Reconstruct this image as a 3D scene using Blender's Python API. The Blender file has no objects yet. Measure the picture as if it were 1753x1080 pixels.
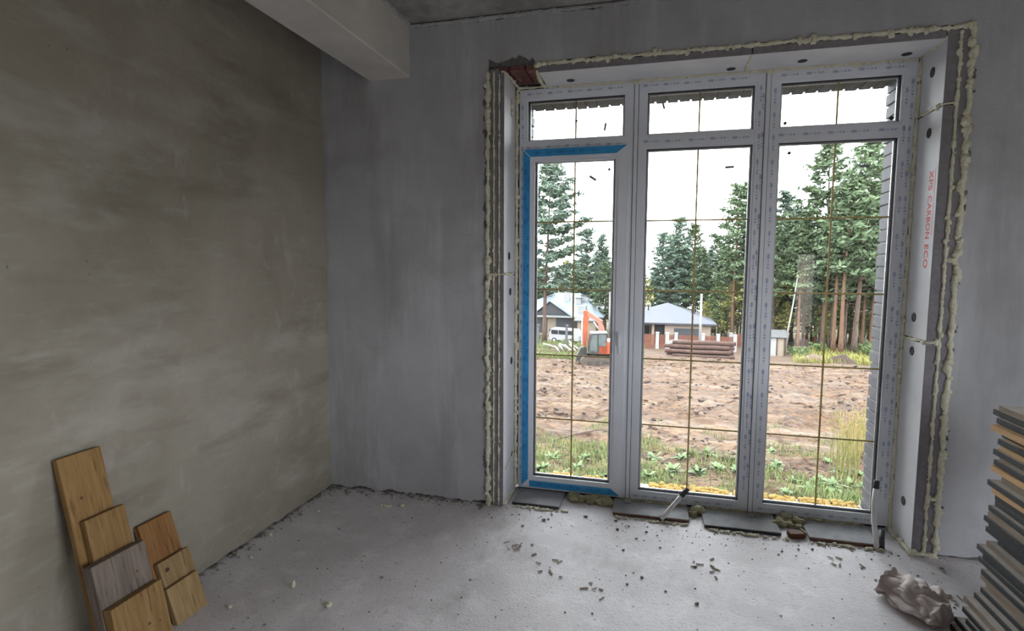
import bpy, math, random
from mathutils import Vector, Matrix, noise as mn

sc = bpy.context.scene
COL = sc.collection
random.seed(7)

# ------------------------------------------------------------------ camera
CAM = Vector((0.9136, -3.6753, 1.573))
YAW, PIT, ROL, FPX = math.radians(-14.668), math.radians(-5.178), math.radians(0.242), 951.8
FW = Vector((math.sin(YAW)*math.cos(PIT), math.cos(YAW)*math.cos(PIT), math.sin(PIT)))
_r = Vector((math.cos(YAW), -math.sin(YAW), 0.0)); _u = _r.cross(FW)
RT = _r*math.cos(ROL) + _u*math.sin(ROL); UP = -_r*math.sin(ROL) + _u*math.cos(ROL)
cd = bpy.data.cameras.new('camera'); cam = bpy.data.objects.new('camera', cd); COL.objects.link(cam)
cd.sensor_width = 36.0; cd.lens = 36.0*FPX/1753.0; cd.clip_start = 0.05; cd.clip_end = 1000
M = Matrix.Identity(4)
for i in range(3):
    M[i][0], M[i][1], M[i][2], M[i][3] = RT[i], UP[i], -FW[i], CAM[i]
cam.matrix_world = M
sc.camera = cam

# ------------------------------------------------------------------ world: bright overcast sky
w = bpy.data.worlds.new('overcast_sky'); sc.world = w; w.use_nodes = True
nt = w.node_tree; nt.nodes.clear()
tc = nt.nodes.new('ShaderNodeTexCoord'); mp = nt.nodes.new('ShaderNodeMapping'); mp.inputs['Scale'].default_value = (1, 1, 2.5)
nz = nt.nodes.new('ShaderNodeTexNoise'); nz.inputs['Scale'].default_value = 3.2; nz.inputs['Detail'].default_value = 5
rp = nt.nodes.new('ShaderNodeValToRGB')
rp.color_ramp.elements[0].position = 0.36; rp.color_ramp.elements[0].color = (0.80, 0.89, 0.97, 1)
rp.color_ramp.elements[1].position = 0.58; rp.color_ramp.elements[1].color = (1.0, 1.0, 1.0, 1)
bg = nt.nodes.new('ShaderNodeBackground'); bg.inputs['Strength'].default_value = 2.15
ow = nt.nodes.new('ShaderNodeOutputWorld')
nt.links.new(tc.outputs['Generated'], mp.inputs['Vector']); nt.links.new(mp.outputs['Vector'], nz.inputs['Vector'])
nt.links.new(nz.outputs['Fac'], rp.inputs['Fac']); nt.links.new(rp.outputs['Color'], bg.inputs['Color'])
nt.links.new(bg.outputs['Background'], ow.inputs['Surface'])

def portal(name, loc, rot, sx, sy):
    l = bpy.data.lights.new(name, 'AREA'); l.shape = 'RECTANGLE'; l.size = sx; l.size_y = sy
    l.cycles.is_portal = True
    o = bpy.data.objects.new(name, l); COL.objects.link(o); o.location = loc; o.rotation_euler = rot
portal('daylight_portal', (1.14, 0.34, 1.36), (math.radians(-90), 0, 0), 2.25, 2.7)
portal('daylight_portal_side', (4.36, -3.45, 1.4), (0, math.radians(90), 0), 1.8, 2.7)

vs = sc.view_settings
vs.view_transform = 'Standard'; vs.look = 'None'; vs.gamma = 1.0; vs.exposure = 2.25; vs.use_curve_mapping = False
sc.cycles.use_denoising = True
sc.cycles.max_bounces = 14; sc.cycles.diffuse_bounces = 8; sc.cycles.transparent_max_bounces = 24
sc.cycles.sample_clamp_indirect = 8.0

# ------------------------------------------------------------------ pixel helpers (a pixel is a direction only)
def ray(px, py): return FW + RT*((px-876.5)/FPX) - UP*((py-540.0)/FPX)
def onx(px, py, x): d = ray(px, py); return CAM + d*((x-CAM.x)/d.x)
def ony(px, py, y): d = ray(px, py); return CAM + d*((y-CAM.y)/d.y)
def onz(px, py, z=0.0): d = ray(px, py); return CAM + d*((z-CAM.z)/d.z)
GT = [(-60, 3.3), (0, 3.3), (11, 4.4), (40, 7.4), (60, 9.5), (75, 10.6), (100, 12.2), (140, 15), (250, 22), (400, 30)]
def drop(d):
    for (a, va), (b, vb) in zip(GT, GT[1:]):
        if d <= b: return va + (vb-va)*(d-a)/(b-a)
    return GT[-1][1]
def gz(x, y): return CAM.z - drop(y-CAM.y)
def gp(px, dist):
    d = ray(px, 560); t = dist/d.y; p = CAM + d*t
    return Vector((p.x, p.y, gz(p.x, p.y)))
def gpix(px, py):
    d = ray(px, py); lo, hi = 3.0, 300.0
    for _ in range(50):
        m = (lo+hi)/2
        if -d.z/d.y*m < drop(m): lo = m
        else: hi = m
    p = CAM + d*(lo/d.y); return Vector((p.x, p.y, gz(p.x, p.y)))

# ------------------------------------------------------------------ mesh builder
class B:
    def __init__(s): s.v = []; s.f = []
    def add(s, vs_, fs):
        n = len(s.v); s.v += [tuple(q) for q in vs_]; s.f += [tuple(n+i for i in q) for q in fs]; return s
    def box(s, a, b, m=None):
        x0, y0, z0 = a; x1, y1, z1 = b
        vs_ = [(x0,y0,z0),(x1,y0,z0),(x1,y1,z0),(x0,y1,z0),(x0,y0,z1),(x1,y0,z1),(x1,y1,z1),(x0,y1,z1)]
        if m is not None: vs_ = [m @ Vector(q) for q in vs_]
        return s.add(vs_, [(3,2,1,0),(4,5,6,7),(0,1,5,4),(1,2,6,5),(2,3,7,6),(3,0,4,7)])
    def cbox(s, c, d, m=None, bev=0.0):
        h = [q/2 for q in d]
        if bev <= 0: return s.box([c[i]-h[i] for i in range(3)], [c[i]+h[i] for i in range(3)], m)
        vs_ = []; fs = []
        # chamfered box from 24 verts
        idx = {}
        for sx in (-1, 1):
            for sy in (-1, 1):
                for sz in (-1, 1):
                    for k in range(3):
                        p = [sx*h[0], sy*h[1], sz*h[2]]
                        for j in range(3):
                            if j != k: p[j] -= math.copysign(bev, p[j])
                        idx[(sx, sy, sz, k)] = len(vs_)
                        vs_.append(Vector((c[0]+p[0], c[1]+p[1], c[2]+p[2])))
        for k in range(3):
            a, b = (k+1) % 3, (k+2) % 3
            for sg in (-1, 1):
                q = []
                for (sa, sb) in ((-1,-1),(1,-1),(1,1),(-1,1)):
                    t = [0,0,0]; t[k] = sg; t[a] = sa; t[b] = sb; q.append(idx[(*t, k)])
                fs.append(q if sg > 0 else q[::-1])
            for sa in (-1, 1):
                for sb in (-1, 1):
                    t0 = [0,0,0]; t1 = [0,0,0]; t0[k] = -1; t1[k] = 1
                    for t in (t0, t1): t[a] = sa; t[b] = sb
                    q = [idx[(*t0, a)], idx[(*t1, a)], idx[(*t1, b)], idx[(*t0, b)]]
                    fs.append(q if sa*sb < 0 else q[::-1])
        for sx in (-1, 1):
            for sy in (-1, 1):
                for sz in (-1, 1):
                    q = [idx[(sx,sy,sz,0)], idx[(sx,sy,sz,1)], idx[(sx,sy,sz,2)]]
                    fs.append(q if sx*sy*sz > 0 else q[::-1])
        if m is not None: vs_ = [m @ q for q in vs_]
        return s.add(vs_, fs)
    def tube(s, path, rad, n=8, cap=True):
        path = [Vector(p) for p in path]
        if not hasattr(rad, '__len__'): rad = [rad]*len(path)
        vs_ = []; fs = []; k = len(path); ref = None
        for i, p in enumerate(path):
            t = (path[min(i+1, k-1)]-path[max(i-1, 0)])
            t = t.normalized() if t.length > 1e-9 else Vector((0, 0, 1))
            if ref is None: ref = t.orthogonal().normalized()
            a = (ref - t*ref.dot(t)); a = a.normalized() if a.length > 1e-6 else t.orthogonal().normalized(); ref = a
            b = t.cross(a)
            for j in range(n):
                q = 2*math.pi*j/n; vs_.append(p + (a*math.cos(q)+b*math.sin(q))*rad[i])
        for i in range(k-1):
            for j in range(n):
                j2 = (j+1) % n; fs.append((i*n+j, i*n+j2, (i+1)*n+j2, (i+1)*n+j))
        if cap:
            fs.append(tuple(range(n-1, -1, -1))); fs.append(tuple((k-1)*n+j for j in range(n)))
        return s.add(vs_, fs)
    def prism(s, poly, a, b, axis='y', m=None):
        n = len(poly)
        def P(q, d): return Vector((q[0], d, q[1])) if axis == 'y' else (Vector((d, q[0], q[1])) if axis == 'x' else Vector((q[0], q[1], d)))
        vs_ = [P(q, a) for q in poly] + [P(q, b) for q in poly]
        if m is not None: vs_ = [m @ q for q in vs_]
        fs = [tuple(range(n)), tuple(range(2*n-1, n-1, -1))] + [(i, n+i, n+(i+1) % n, (i+1) % n) for i in range(n)]
        return s.add(vs_, fs)
    def blob(s, c, r, seed=0, nu=10, nv=7, amp=0.25, fr=1.5):
        c = Vector(c); r = (r, r, r) if not hasattr(r, '__len__') else r
        vs_ = [c + Vector((0, 0, -r[2]))]; fs = []
        for i in range(1, nv):
            th = math.pi*i/nv
            for j in range(nu):
                ph = 2*math.pi*j/nu
                d = Vector((math.sin(th)*math.cos(ph), math.sin(th)*math.sin(ph), -math.cos(th)))
                k = 1 + amp*mn.noise(d*fr + Vector((seed*3.7, seed*1.3, seed*2.1)))*1.8
                vs_.append(c + Vector((d.x*r[0], d.y*r[1], d.z*r[2]))*k)
        vs_.append(c + Vector((0, 0, r[2]))); top = len(vs_)-1
        for j in range(nu):
            j2 = (j+1) % nu
            fs.append((0, 1+j2, 1+j)); fs.append((top, 1+(nv-2)*nu+j, 1+(nv-2)*nu+j2))
            for i in range(nv-2):
                fs.append((1+i*nu+j, 1+i*nu+j2, 1+(i+1)*nu+j2, 1+(i+1)*nu+j))
        return s.add(vs_, fs)
    def mesh(s, name, mat, smooth=False):
        me = bpy.data.meshes.new(name); me.from_pydata(s.v, [], s.f); me.update()
        for mm in (mat if isinstance(mat, (list, tuple)) else [mat]): me.materials.append(mm)
        if smooth: me.polygons.foreach_set('use_smooth', [True]*len(me.polygons))
        return me
    def obj(s, name, mat, parent=None, smooth=False):
        return link(name, s.mesh(name, mat, smooth), parent)

def link(name, data, parent=None, loc=None, rz=None):
    o = bpy.data.objects.new(name, data); COL.objects.link(o)
    if parent is not None: o.parent = parent
    if loc is not None: o.location = loc
    if rz is not None: o.rotation_euler = (0, 0, rz)
    return o
def tag(o, label, cat, group=None, kind=None):
    o['label'] = label; o['category'] = cat
    if group: o['group'] = group
    if kind: o['kind'] = kind
    return o
def thing(name, label, cat, loc=(0,0,0), rz=0.0, group=None):
    return tag(link(name, None, None, loc, rz), label, cat, group)
def struct(o, label=None, cat=None):
    o['kind'] = 'structure'
    if label: o['label'] = label; o['category'] = cat
    return o

# ------------------------------------------------------------------ materials
def mat(name, c1, c2=None, scale=8.0, rough=0.8, bump=0.0, bscale=None, stretch=(1,1,1), detail=6.0, lo=0.35, hi=0.65,
        metal=0.0, spec=0.4, spots=None, rnd=0.0, coords='Object', layer2=None):
    m = bpy.data.materials.new(name); m.use_nodes = True; t = m.node_tree; N = t.nodes; L = t.links
    p = N['Principled BSDF']; p.inputs['Roughness'].default_value = rough; p.inputs['Metallic'].default_value = metal
    p.inputs['Specular IOR Level'].default_value = spec
    if c2 is None and not rnd and not bump:
        p.inputs['Base Color'].default_value = (*c1, 1); return m
    tcn = N.new('ShaderNodeTexCoord'); mpn = N.new('ShaderNodeMapping'); mpn.inputs['Scale'].default_value = stretch
    L.new(tcn.outputs[coords], mpn.inputs['Vector'])
    def nzn(sc_, det, vec=None):
        n = N.new('ShaderNodeTexNoise'); n.inputs['Scale'].default_value = sc_; n.inputs['Detail'].default_value = det
        n.inputs['Roughness'].default_value = 0.62
        L.new(vec or mpn.outputs['Vector'], n.inputs['Vector']); return n
    n1 = nzn(scale, detail)
    r = N.new('ShaderNodeValToRGB'); r.color_ramp.elements[0].position = lo; r.color_ramp.elements[1].position = hi
    r.color_ramp.elements[0].color = (*c1, 1); r.color_ramp.elements[1].color = (*(c2 or c1), 1)
    L.new(n1.outputs['Fac'], r.inputs['Fac']); out = r.outputs['Color']
    def mixin(fac, col, blend='MIX'):
        nonlocal out
        x = N.new('ShaderNodeMix'); x.data_type = 'RGBA'; x.blend_type = blend
        if hasattr(fac, 'links'): L.new(fac, x.inputs['Factor'])
        else: x.inputs['Factor'].default_value = fac
        L.new(out, x.inputs['A'])
        if hasattr(col, 'links'): L.new(col, x.inputs['B'])
        else: x.inputs['B'].default_value = (*col, 1)
        out = x.outputs['Result']
    if layer2:   # (colour, scale, lo, hi, stretch, strength)
        for (col, s2, l2, h2, st2, k2) in layer2:
            mp2 = N.new('ShaderNodeMapping'); mp2.inputs['Scale'].default_value = st2; mp2.inputs['Location'].default_value = (s2, 3.1*s2, 1.7)
            L.new(tcn.outputs[coords], mp2.inputs['Vector'])
            n2 = nzn(s2, 5.0, mp2.outputs['Vector'])
            r2 = N.new('ShaderNodeMapRange'); r2.inputs['From Min'].default_value = l2; r2.inputs['From Max'].default_value = h2
            r2.inputs['To Max'].default_value = k2
            L.new(n2.outputs['Fac'], r2.inputs['Value']); mixin(r2.outputs['Result'], col)
    if spots:    # (colour, scale, threshold, strength)
        n3 = nzn(spots[1], 2.0)
        r3 = N.new('ShaderNodeMapRange'); r3.inputs['From Min'].default_value = spots[2]; r3.inputs['From Max'].default_value = spots[2]+0.04
        r3.inputs['To Max'].default_value = spots[3]
        L.new(n3.outputs['Fac'], r3.inputs['Value']); mixin(r3.outputs['Result'], spots[0])
    if rnd:
        oi = N.new('ShaderNodeObjectInfo'); hs = N.new('ShaderNodeHueSaturation')
        mr = N.new('ShaderNodeMapRange'); mr.inputs['To Min'].default_value = 1-rnd; mr.inputs['To Max'].default_value = 1+rnd
        L.new(oi.outputs['Random'], mr.inputs['Value']); L.new(mr.outputs['Result'], hs.inputs['Value'])
        L.new(out, hs.inputs['Color']); out = hs.outputs['Color']
    L.new(out, p.inputs['Base Color'])
    if bump:
        nb = nzn(bscale or scale*3, 8.0); b = N.new('ShaderNodeBump'); b.inputs['Strength'].default_value = bump; b.inputs['Distance'].default_value = 0.02
        L.new(nb.outputs['Fac'], b.inputs['Height']); L.new(b.outputs['Normal'], p.inputs['Normal'])
    return m

MT = {}
MT['plaster_left'] = mat('grey_plaster_warm_lit', (0.27,0.245,0.195), (0.41,0.38,0.32), 1.3, 0.92, 0.25, 40, lo=0.3, hi=0.7,  # warm cast of the room light put into the plaster colour
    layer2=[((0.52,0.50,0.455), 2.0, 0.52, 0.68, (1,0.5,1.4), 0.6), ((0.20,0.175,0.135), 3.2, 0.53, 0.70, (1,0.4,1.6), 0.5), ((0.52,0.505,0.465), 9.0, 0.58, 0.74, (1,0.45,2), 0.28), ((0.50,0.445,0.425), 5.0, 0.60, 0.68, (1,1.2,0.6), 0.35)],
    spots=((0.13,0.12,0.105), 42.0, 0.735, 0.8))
MT['plaster_back'] = mat('grey_plaster_cool_lit', (0.385,0.385,0.40), (0.535,0.54,0.57), 1.4, 0.92, 0.22, 40, lo=0.3, hi=0.7,  # bluish cast of the window light put into the plaster colour
    layer2=[((0.62,0.63,0.67), 2.6, 0.52, 0.68, (2.2,1,0.35), 0.55), ((0.31,0.30,0.30), 1.9, 0.53, 0.68, (2.0,1,0.35), 0.5), ((0.31,0.305,0.32), 1.1, 0.55, 0.68, (1,1,1.6), 0.4)],
    spots=((0.18,0.165,0.165), 42.0, 0.74, 0.7))
MT['plaster_core'] = mat('rough_mortar', (0.13,0.125,0.12), (0.25,0.24,0.23), 20, 0.95, 0.8, 60)
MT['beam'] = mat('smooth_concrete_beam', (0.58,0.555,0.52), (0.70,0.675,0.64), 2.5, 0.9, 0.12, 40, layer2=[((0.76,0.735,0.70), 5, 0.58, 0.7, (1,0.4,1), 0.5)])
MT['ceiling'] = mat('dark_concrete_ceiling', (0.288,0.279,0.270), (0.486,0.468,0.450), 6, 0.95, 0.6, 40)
MT['floor'] = mat('concrete_screed', (0.60,0.57,0.585), (0.78,0.745,0.77), 2.2, 0.62, 0.22, 70, lo=0.3, hi=0.7,
    layer2=[((0.87,0.83,0.86), 6.0, 0.52, 0.68, (1,1,1), 0.6), ((0.46,0.43,0.42), 26.0, 0.56, 0.68, (1,2.0,1), 0.5), ((0.44,0.42,0.41), 2.6, 0.58, 0.70, (1.5,1,1), 0.5), ((0.50,0.47,0.46), 60.0, 0.58, 0.66, (1,1.4,1), 0.5)],
    spots=((0.22,0.19,0.18), 90.0, 0.72, 0.7))
MT['pvc'] = mat('white_window_plastic', (0.76,0.79,0.86), (0.82,0.85,0.91), 4, 0.35, spec=0.5)
MT['film'] = mat('blue_protective_film', (0.025,0.30,0.66), (0.05,0.37,0.74), 14, 0.4, spec=0.5)
MT['print'] = mat('blue_film_print', (0.015,0.07,0.30), (0.03,0.12,0.42), 200, 0.6)
MT['gasket'] = mat('black_rubber_gasket', (0.02,0.02,0.025), (0.035,0.035,0.04), 30, 0.6)
MT['gold'] = mat('gold_glazing_bar', (0.20,0.145,0.05), (0.26,0.19,0.07), 30, 0.5, spec=0.3)
MT['steel'] = mat('window_spacer_metal', (0.55,0.56,0.58), (0.65,0.66,0.68), 40, 0.35, metal=0.8)
MT['tape'] = mat('grey_glass_sticker', (0.22,0.22,0.24), (0.3,0.3,0.32), 60, 0.7)
MT['blackdot'] = mat('dark_glass_sticker', (0.03,0.03,0.035), (0.05,0.05,0.055), 60, 0.7)
MT['xps_face'] = mat('pale_grey_insulation_face', (0.66,0.66,0.70), (0.74,0.74,0.775), 5, 0.6, 0.1, 120)
MT['xps_edge'] = mat('dark_grey_insulation_edge', (0.22,0.205,0.225), (0.28,0.265,0.285), 40, 0.85, 0.2, 160)
MT['dowel'] = mat('black_dowel_cap', (0.035,0.036,0.04), (0.06,0.06,0.065), 60, 0.6)
MT['foam'] = mat('cream_polyurethane_foam', (0.70,0.67,0.50), (0.86,0.84,0.69), 30, 0.8, 0.5, 90, layer2=[((0.50,0.46,0.30), 50, 0.62, 0.74, (1,1,1), 0.5)])
MT['foam_old'] = mat('yellowed_foam', (0.36,0.33,0.19), (0.58,0.54,0.36), 25, 0.85, 0.8, 80, layer2=[((0.12,0.11,0.08), 30, 0.58, 0.68, (1,1,1), 0.8)])
MT['red'] = mat('red_print', (0.70,0.03,0.03), (0.74,0.045,0.04), 60, 0.6)
MT['slate'] = mat('grey_underlay_board', (0.24,0.24,0.25), (0.34,0.34,0.35), 9, 0.85, 0.3, 80, spots=((0.5,0.48,0.45), 60, 0.68, 0.7))
MT['rust'] = mat('red_brown_board_edge', (0.16,0.085,0.06), (0.22,0.12,0.09), 20, 0.85)
MT['hose'] = mat('white_plastic_pipe', (0.80,0.80,0.80), (0.86,0.86,0.86), 20, 0.4)
MT['dark'] = mat('dark_plastic', (0.04,0.04,0.045), (0.07,0.07,0.075), 40, 0.6)
MT['cloth'] = mat('dusty_pink_grey_cloth', (0.56,0.48,0.46), (0.72,0.64,0.62), 7, 0.95, 0.25, 140)
MT['brick_dark'] = mat('dark_grey_facing_brick', (0.020,0.020,0.026), (0.038,0.038,0.046), 12, 0.7, 0.2, 60, rnd=0.18)
MT['mortar'] = mat('pale_mortar', (0.09,0.088,0.086), (0.13,0.128,0.125), 30, 0.95, 0.3, 80)
MT['brick_red'] = mat('red_brown_brick', (0.17,0.075,0.07), (0.27,0.12,0.10), 30, 0.9, 0.8, 80, spots=((0.5,0.46,0.42), 30, 0.66, 0.8), rnd=0.15)
MT['wool'] = mat('yellow_mineral_wool', (0.24,0.145,0.03), (0.34,0.225,0.06), 30, 0.95, 0.8, 70)
def wood(name, c1, c2, st=(9,9,0.8), grain=5.0):
    m = mat(name, c1, c2, grain, 0.75, 0.15, 60, stretch=st, lo=0.36, hi=0.64, rnd=0.1, layer2=[(tuple(q*0.5 for q in c1), 7.0, 0.56, 0.66, st, 0.7)])
    return m
MT['wood_gold'] = wood('honey_pine_plank', (0.238,0.132,0.043), (0.343,0.205,0.079))
MT['wood_orange'] = wood('orange_pine_plank', (0.264,0.119,0.036), (0.343,0.178,0.066))
MT['wood_pale'] = wood('pale_grained_plank', (0.277,0.172,0.073), (0.396,0.271,0.132))
MT['wood_grey'] = wood('weathered_grey_brown_plank', (0.132,0.102,0.083), (0.211,0.168,0.139))
MT['knot'] = mat('dark_knot', (0.06,0.025,0.012), (0.16,0.07,0.03), 60, 0.8)
MT['st_black'] = mat('black_board', (0.016,0.017,0.019), (0.035,0.035,0.037), 18, 0.7, 0.2, 80, layer2=[((0.12,0.11,0.095), 7, 0.60, 0.78, (1,0.3,1), 0.4)])
MT['st_tan'] = mat('tan_board', (0.45,0.26,0.12), (0.62,0.40,0.21), 10, 0.8, 0.2, 60, stretch=(6,0.6,6), rnd=0.15)
MT['st_brown'] = mat('grey_brown_dusty_board', (0.19,0.15,0.115), (0.32,0.26,0.20), 10, 0.85, 0.2, 60, stretch=(6,0.6,6), rnd=0.15)
MT['dust'] = mat('dusty_board_top', (0.33,0.29,0.25), (0.50,0.45,0.40), 9, 0.95, 0.2, 60)
MT['crumb'] = mat('concrete_crumbs', (0.13,0.115,0.10), (0.34,0.32,0.29), 40, 0.95)
MT['chip'] = mat('wood_chip', (0.22,0.17,0.12), (0.36,0.29,0.22), 40, 0.95)
# outdoors
MT['bark'] = mat('pine_bark', (0.055,0.036,0.028), (0.105,0.072,0.058), 2.0, 0.95, 0.6, 8, stretch=(3,3,0.6))
MT['bark_orange'] = mat('orange_pine_bark', (0.090,0.048,0.027), (0.132,0.078,0.048), 2.0, 0.95, 0.6, 8, stretch=(3,3,0.6))
MT['birch'] = mat('birch_bark', (0.186,0.180,0.168), (0.225,0.219,0.210), 4, 0.8, spots=((0.024,0.021,0.018), 6, 0.66, 0.9))
MT['needle'] = mat('pine_needles', (0.050,0.080,0.042), (0.105,0.142,0.076), 0.9, 0.85, rnd=0.22)
MT['needle_blue'] = mat('bluish_pine_needles', (0.055,0.086,0.064), (0.105,0.145,0.105), 0.9, 0.85, rnd=0.2)
MT['leaf'] = mat('light_green_leaves', (0.065,0.100,0.034), (0.125,0.165,0.062), 1.2, 0.85, rnd=0.25)
MT['leaf_y'] = mat('yellowing_leaves', (0.13,0.13,0.030), (0.20,0.19,0.06), 1.2, 0.85, rnd=0.2)
MT['soil'] = mat('stripped_soil', (0.038,0.020,0.012), (0.092,0.052,0.029), 1.8, 0.97, 1.0, 7, lo=0.34, hi=0.66, coords='Object', stretch=(0.5,1.1,1),
    layer2=[((0.150,0.110,0.080), 0.45, 0.48, 0.64, (0.3,1.6,1), 0.75), ((0.024,0.015,0.012), 1.1, 0.46, 0.62, (0.45,1.7,1), 0.7), ((0.140,0.074,0.026), 4.0, 0.52, 0.68, (0.5,1.2,1), 0.65), ((0.018,0.011,0.009), 8.0, 0.50, 0.66, (0.5,1.4,1), 0.75), ((0.150,0.108,0.075), 15.0, 0.54, 0.68, (0.35,1.3,1), 0.55)])
MT['turf'] = mat('mossy_forest_ground', (0.045,0.048,0.016), (0.085,0.078,0.032), 2.0, 0.97, 0.8, 12, layer2=[((0.095,0.060,0.034), 1.2, 0.46, 0.64, (1,1,1), 0.85), ((0.03,0.02,0.014), 5.0, 0.52, 0.70, (1,1,1), 0.7)])
MT['clod'] = mat('dark_earth_clod', (0.022,0.014,0.011), (0.052,0.034,0.025), 4, 0.97, 0.8, 20)
MT['sand'] = mat('brown_sand_heap', (0.090,0.061,0.046), (0.120,0.085,0.066), 3, 0.97, 0.5, 12)
MT['straw'] = mat('red_brown_roots_and_straw', (0.040,0.016,0.009), (0.19,0.125,0.072), 1.6, 0.95, lo=0.44, hi=0.58)
MT['grass'] = mat('green_grass', (0.060,0.098,0.022), (0.15,0.165,0.06), 1.2, 0.8)
MT['weed'] = mat('green_weed_leaves', (0.055,0.095,0.034), (0.115,0.16,0.070), 3, 0.7, rnd=0.25)
MT['drygrass'] = mat('dry_yellow_grass', (0.17,0.125,0.042), (0.24,0.185,0.085), 2, 0.9)
MT['roof_blue'] = mat('pale_blue_metal_roof', (0.132,0.159,0.186), (0.156,0.180,0.204), 0.6, 0.4, metal=0.2)
MT['roof_slate'] = mat('blue_grey_shingles', (0.078,0.084,0.111), (0.108,0.114,0.141), 5, 0.85, stretch=(1,1,3))
MT['roof_edge'] = mat('dark_roof_edge', (0.030,0.030,0.039), (0.042,0.042,0.051), 4, 0.6)
MT['cream'] = mat('cream_render', (0.204,0.168,0.129), (0.225,0.189,0.150), 1.5, 0.9)
MT['peach'] = mat('peach_render', (0.204,0.162,0.132), (0.222,0.180,0.150), 1.5, 0.9)
MT['peach2'] = mat('pale_pink_blocks', (0.42,0.34,0.32), (0.60,0.51,0.48), 3, 0.9)
MT['white'] = mat('white_paint', (0.222,0.222,0.219), (0.240,0.240,0.237), 3, 0.6)
MT['garage'] = mat('dark_grey_door', (0.027,0.030,0.036), (0.039,0.042,0.048), 2, 0.5)
MT['glassdark'] = mat('dark_window_glass', (0.015,0.018,0.022), (0.024,0.027,0.032), 2, 0.1)
MT['brownwood'] = mat('red_brown_timber', (0.045,0.021,0.015), (0.066,0.033,0.024), 3, 0.8)
MT['fence'] = mat('red_brown_fence_slat', (0.099,0.032,0.018), (0.126,0.045,0.026), 3, 0.6, rnd=0.12)
MT['conc'] = mat('pale_concrete_pole', (0.186,0.180,0.168), (0.210,0.204,0.192), 3, 0.9)
MT['greypost'] = mat('grey_post', (0.060,0.060,0.063), (0.078,0.078,0.081), 3, 0.8)
MT['orange'] = mat('orange_machine_paint', (0.240,0.048,0.017), (0.264,0.060,0.021), 2, 0.4)
MT['orange_faded'] = mat('faded_orange_paint', (0.222,0.078,0.051), (0.240,0.102,0.072), 2, 0.5)
MT['cabglass'] = mat('green_tinted_cab_glass', (0.06,0.075,0.075), (0.09,0.105,0.105), 2, 0.15)
MT['machine'] = mat('dark_machine_metal', (0.021,0.020,0.019), (0.042,0.039,0.036), 4, 0.7)
MT['track'] = mat('muddy_track', (0.045,0.036,0.030), (0.081,0.063,0.051), 6, 0.9, 0.5, 20)
MT['logbark'] = mat('brown_log_bark', (0.039,0.022,0.018), (0.078,0.045,0.036), 4, 0.95, 0.7, 14, stretch=(0.5,2,2), rnd=0.2)
MT['logend'] = mat('pale_sawn_log_end', (0.144,0.078,0.051), (0.186,0.114,0.078), 10, 0.9)
MT['carwhite'] = mat('white_car_paint', (0.228,0.231,0.237), (0.240,0.243,0.249), 2, 0.25)
MT['tyre'] = mat('black_tyre', (0.009,0.009,0.010), (0.015,0.015,0.016), 8, 0.9)

def glass_mat():
    m = bpy.data.materials.new('clear_window_glass'); m.use_nodes = True; t = m.node_tree; t.nodes.clear()
    o = t.nodes.new('ShaderNodeOutputMaterial'); mx = t.nodes.new('ShaderNodeMixShader')
    tr = t.nodes.new('ShaderNodeBsdfTransparent'); tr.inputs['Color'].default_value = (0.975,0.985,0.98,1)
    gl = t.nodes.new('ShaderNodeBsdfGlossy'); gl.inputs['Roughness'].default_value = 0.0
    fr = t.nodes.new('ShaderNodeFresnel'); fr.inputs['IOR'].default_value = 1.5
    t.links.new(fr.outputs['Fac'], mx.inputs['Fac']); t.links.new(tr.outputs[0], mx.inputs[1]); t.links.new(gl.outputs[0], mx.inputs[2])
    t.links.new(mx.outputs[0], o.inputs['Surface']); return m
MT['glass'] = glass_mat()

# ------------------------------------------------------------------ room shell
XL, YB, ZC = -1.295, -0.287, 3.09           # left wall, window wall, ceiling
XR, YR = 4.2, -7.0                          # unseen right and rear walls
OX0, OX1, OZ1 = -0.13, 2.412, 2.785         # hole in the window wall

def ragged_sheet(a0, a1, z0f, z1f, fix, thick, plane, n):
    """plaster skin with a ragged lower / upper edge; plane 'x' = sheet along y at x=fix, 'y' = sheet along x at y=fix"""
    b = B(); lo = []
    for i in range(n+1):
        a = a0 + (a1-a0)*i/n; lo.append((a, z0f(a), z1f(a)))
    vs_ = []
    for d in (0, thick):
        for (a, zl, zh) in lo:
            vs_ += [((fix+d, a, zl), (fix+d, a, zh)) if plane == 'x' else ((a, fix+d, zl), (a, fix+d, zh))][0]
    m = 2*(n+1); fs = []
    for i in range(n):
        q = (2*i, 2*i+2, 2*i+3, 2*i+1)
        fs.append(q); fs.append(tuple(m+j for j in q[::-1]))
        fs.append((2*i, m+2*i, m+2*i+2, 2*i+2)); fs.append((2*i+1, 2*i+3, m+2*i+3, m+2*i+1))
    fs.append((0, 1, m+1, m)); fs.append((2*n, m+2*n, m+2*n+1, 2*n+1))
    return b.add(vs_, fs)
def rag(a, s, lo, hi): return lo + (hi-lo)*max(0.0, min(1.0, 0.5 + 1.1*mn.noise(Vector((a*9, s, 0))) + 0.5*mn.noise(Vector((a*37, s, 4)))))

# floor: screed with a gentle unevenness
fb = B(); nx, ny = 60, 70
for j in range(ny+1):
    for i in range(nx+1):
        x = XL-0.1 + (XR+0.2-XL)*i/nx; y = YR-0.1 + (0.1-(YR-0.1))*j/ny
        fb.v.append((x, y, 0.0015*mn.noise(Vector((x*2, y*2, 1)))-0.0015))
for j in range(ny):
    for i in range(nx):
        k = j*(nx+1)+i; fb.f.append((k, k+1, k+nx+2, k+nx+1))
fb.box((XL-0.4, YR-0.3, -0.30), (XR+0.3, 0.31, -0.02))
struct(fb.obj('floor', MT['floor']))

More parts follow.
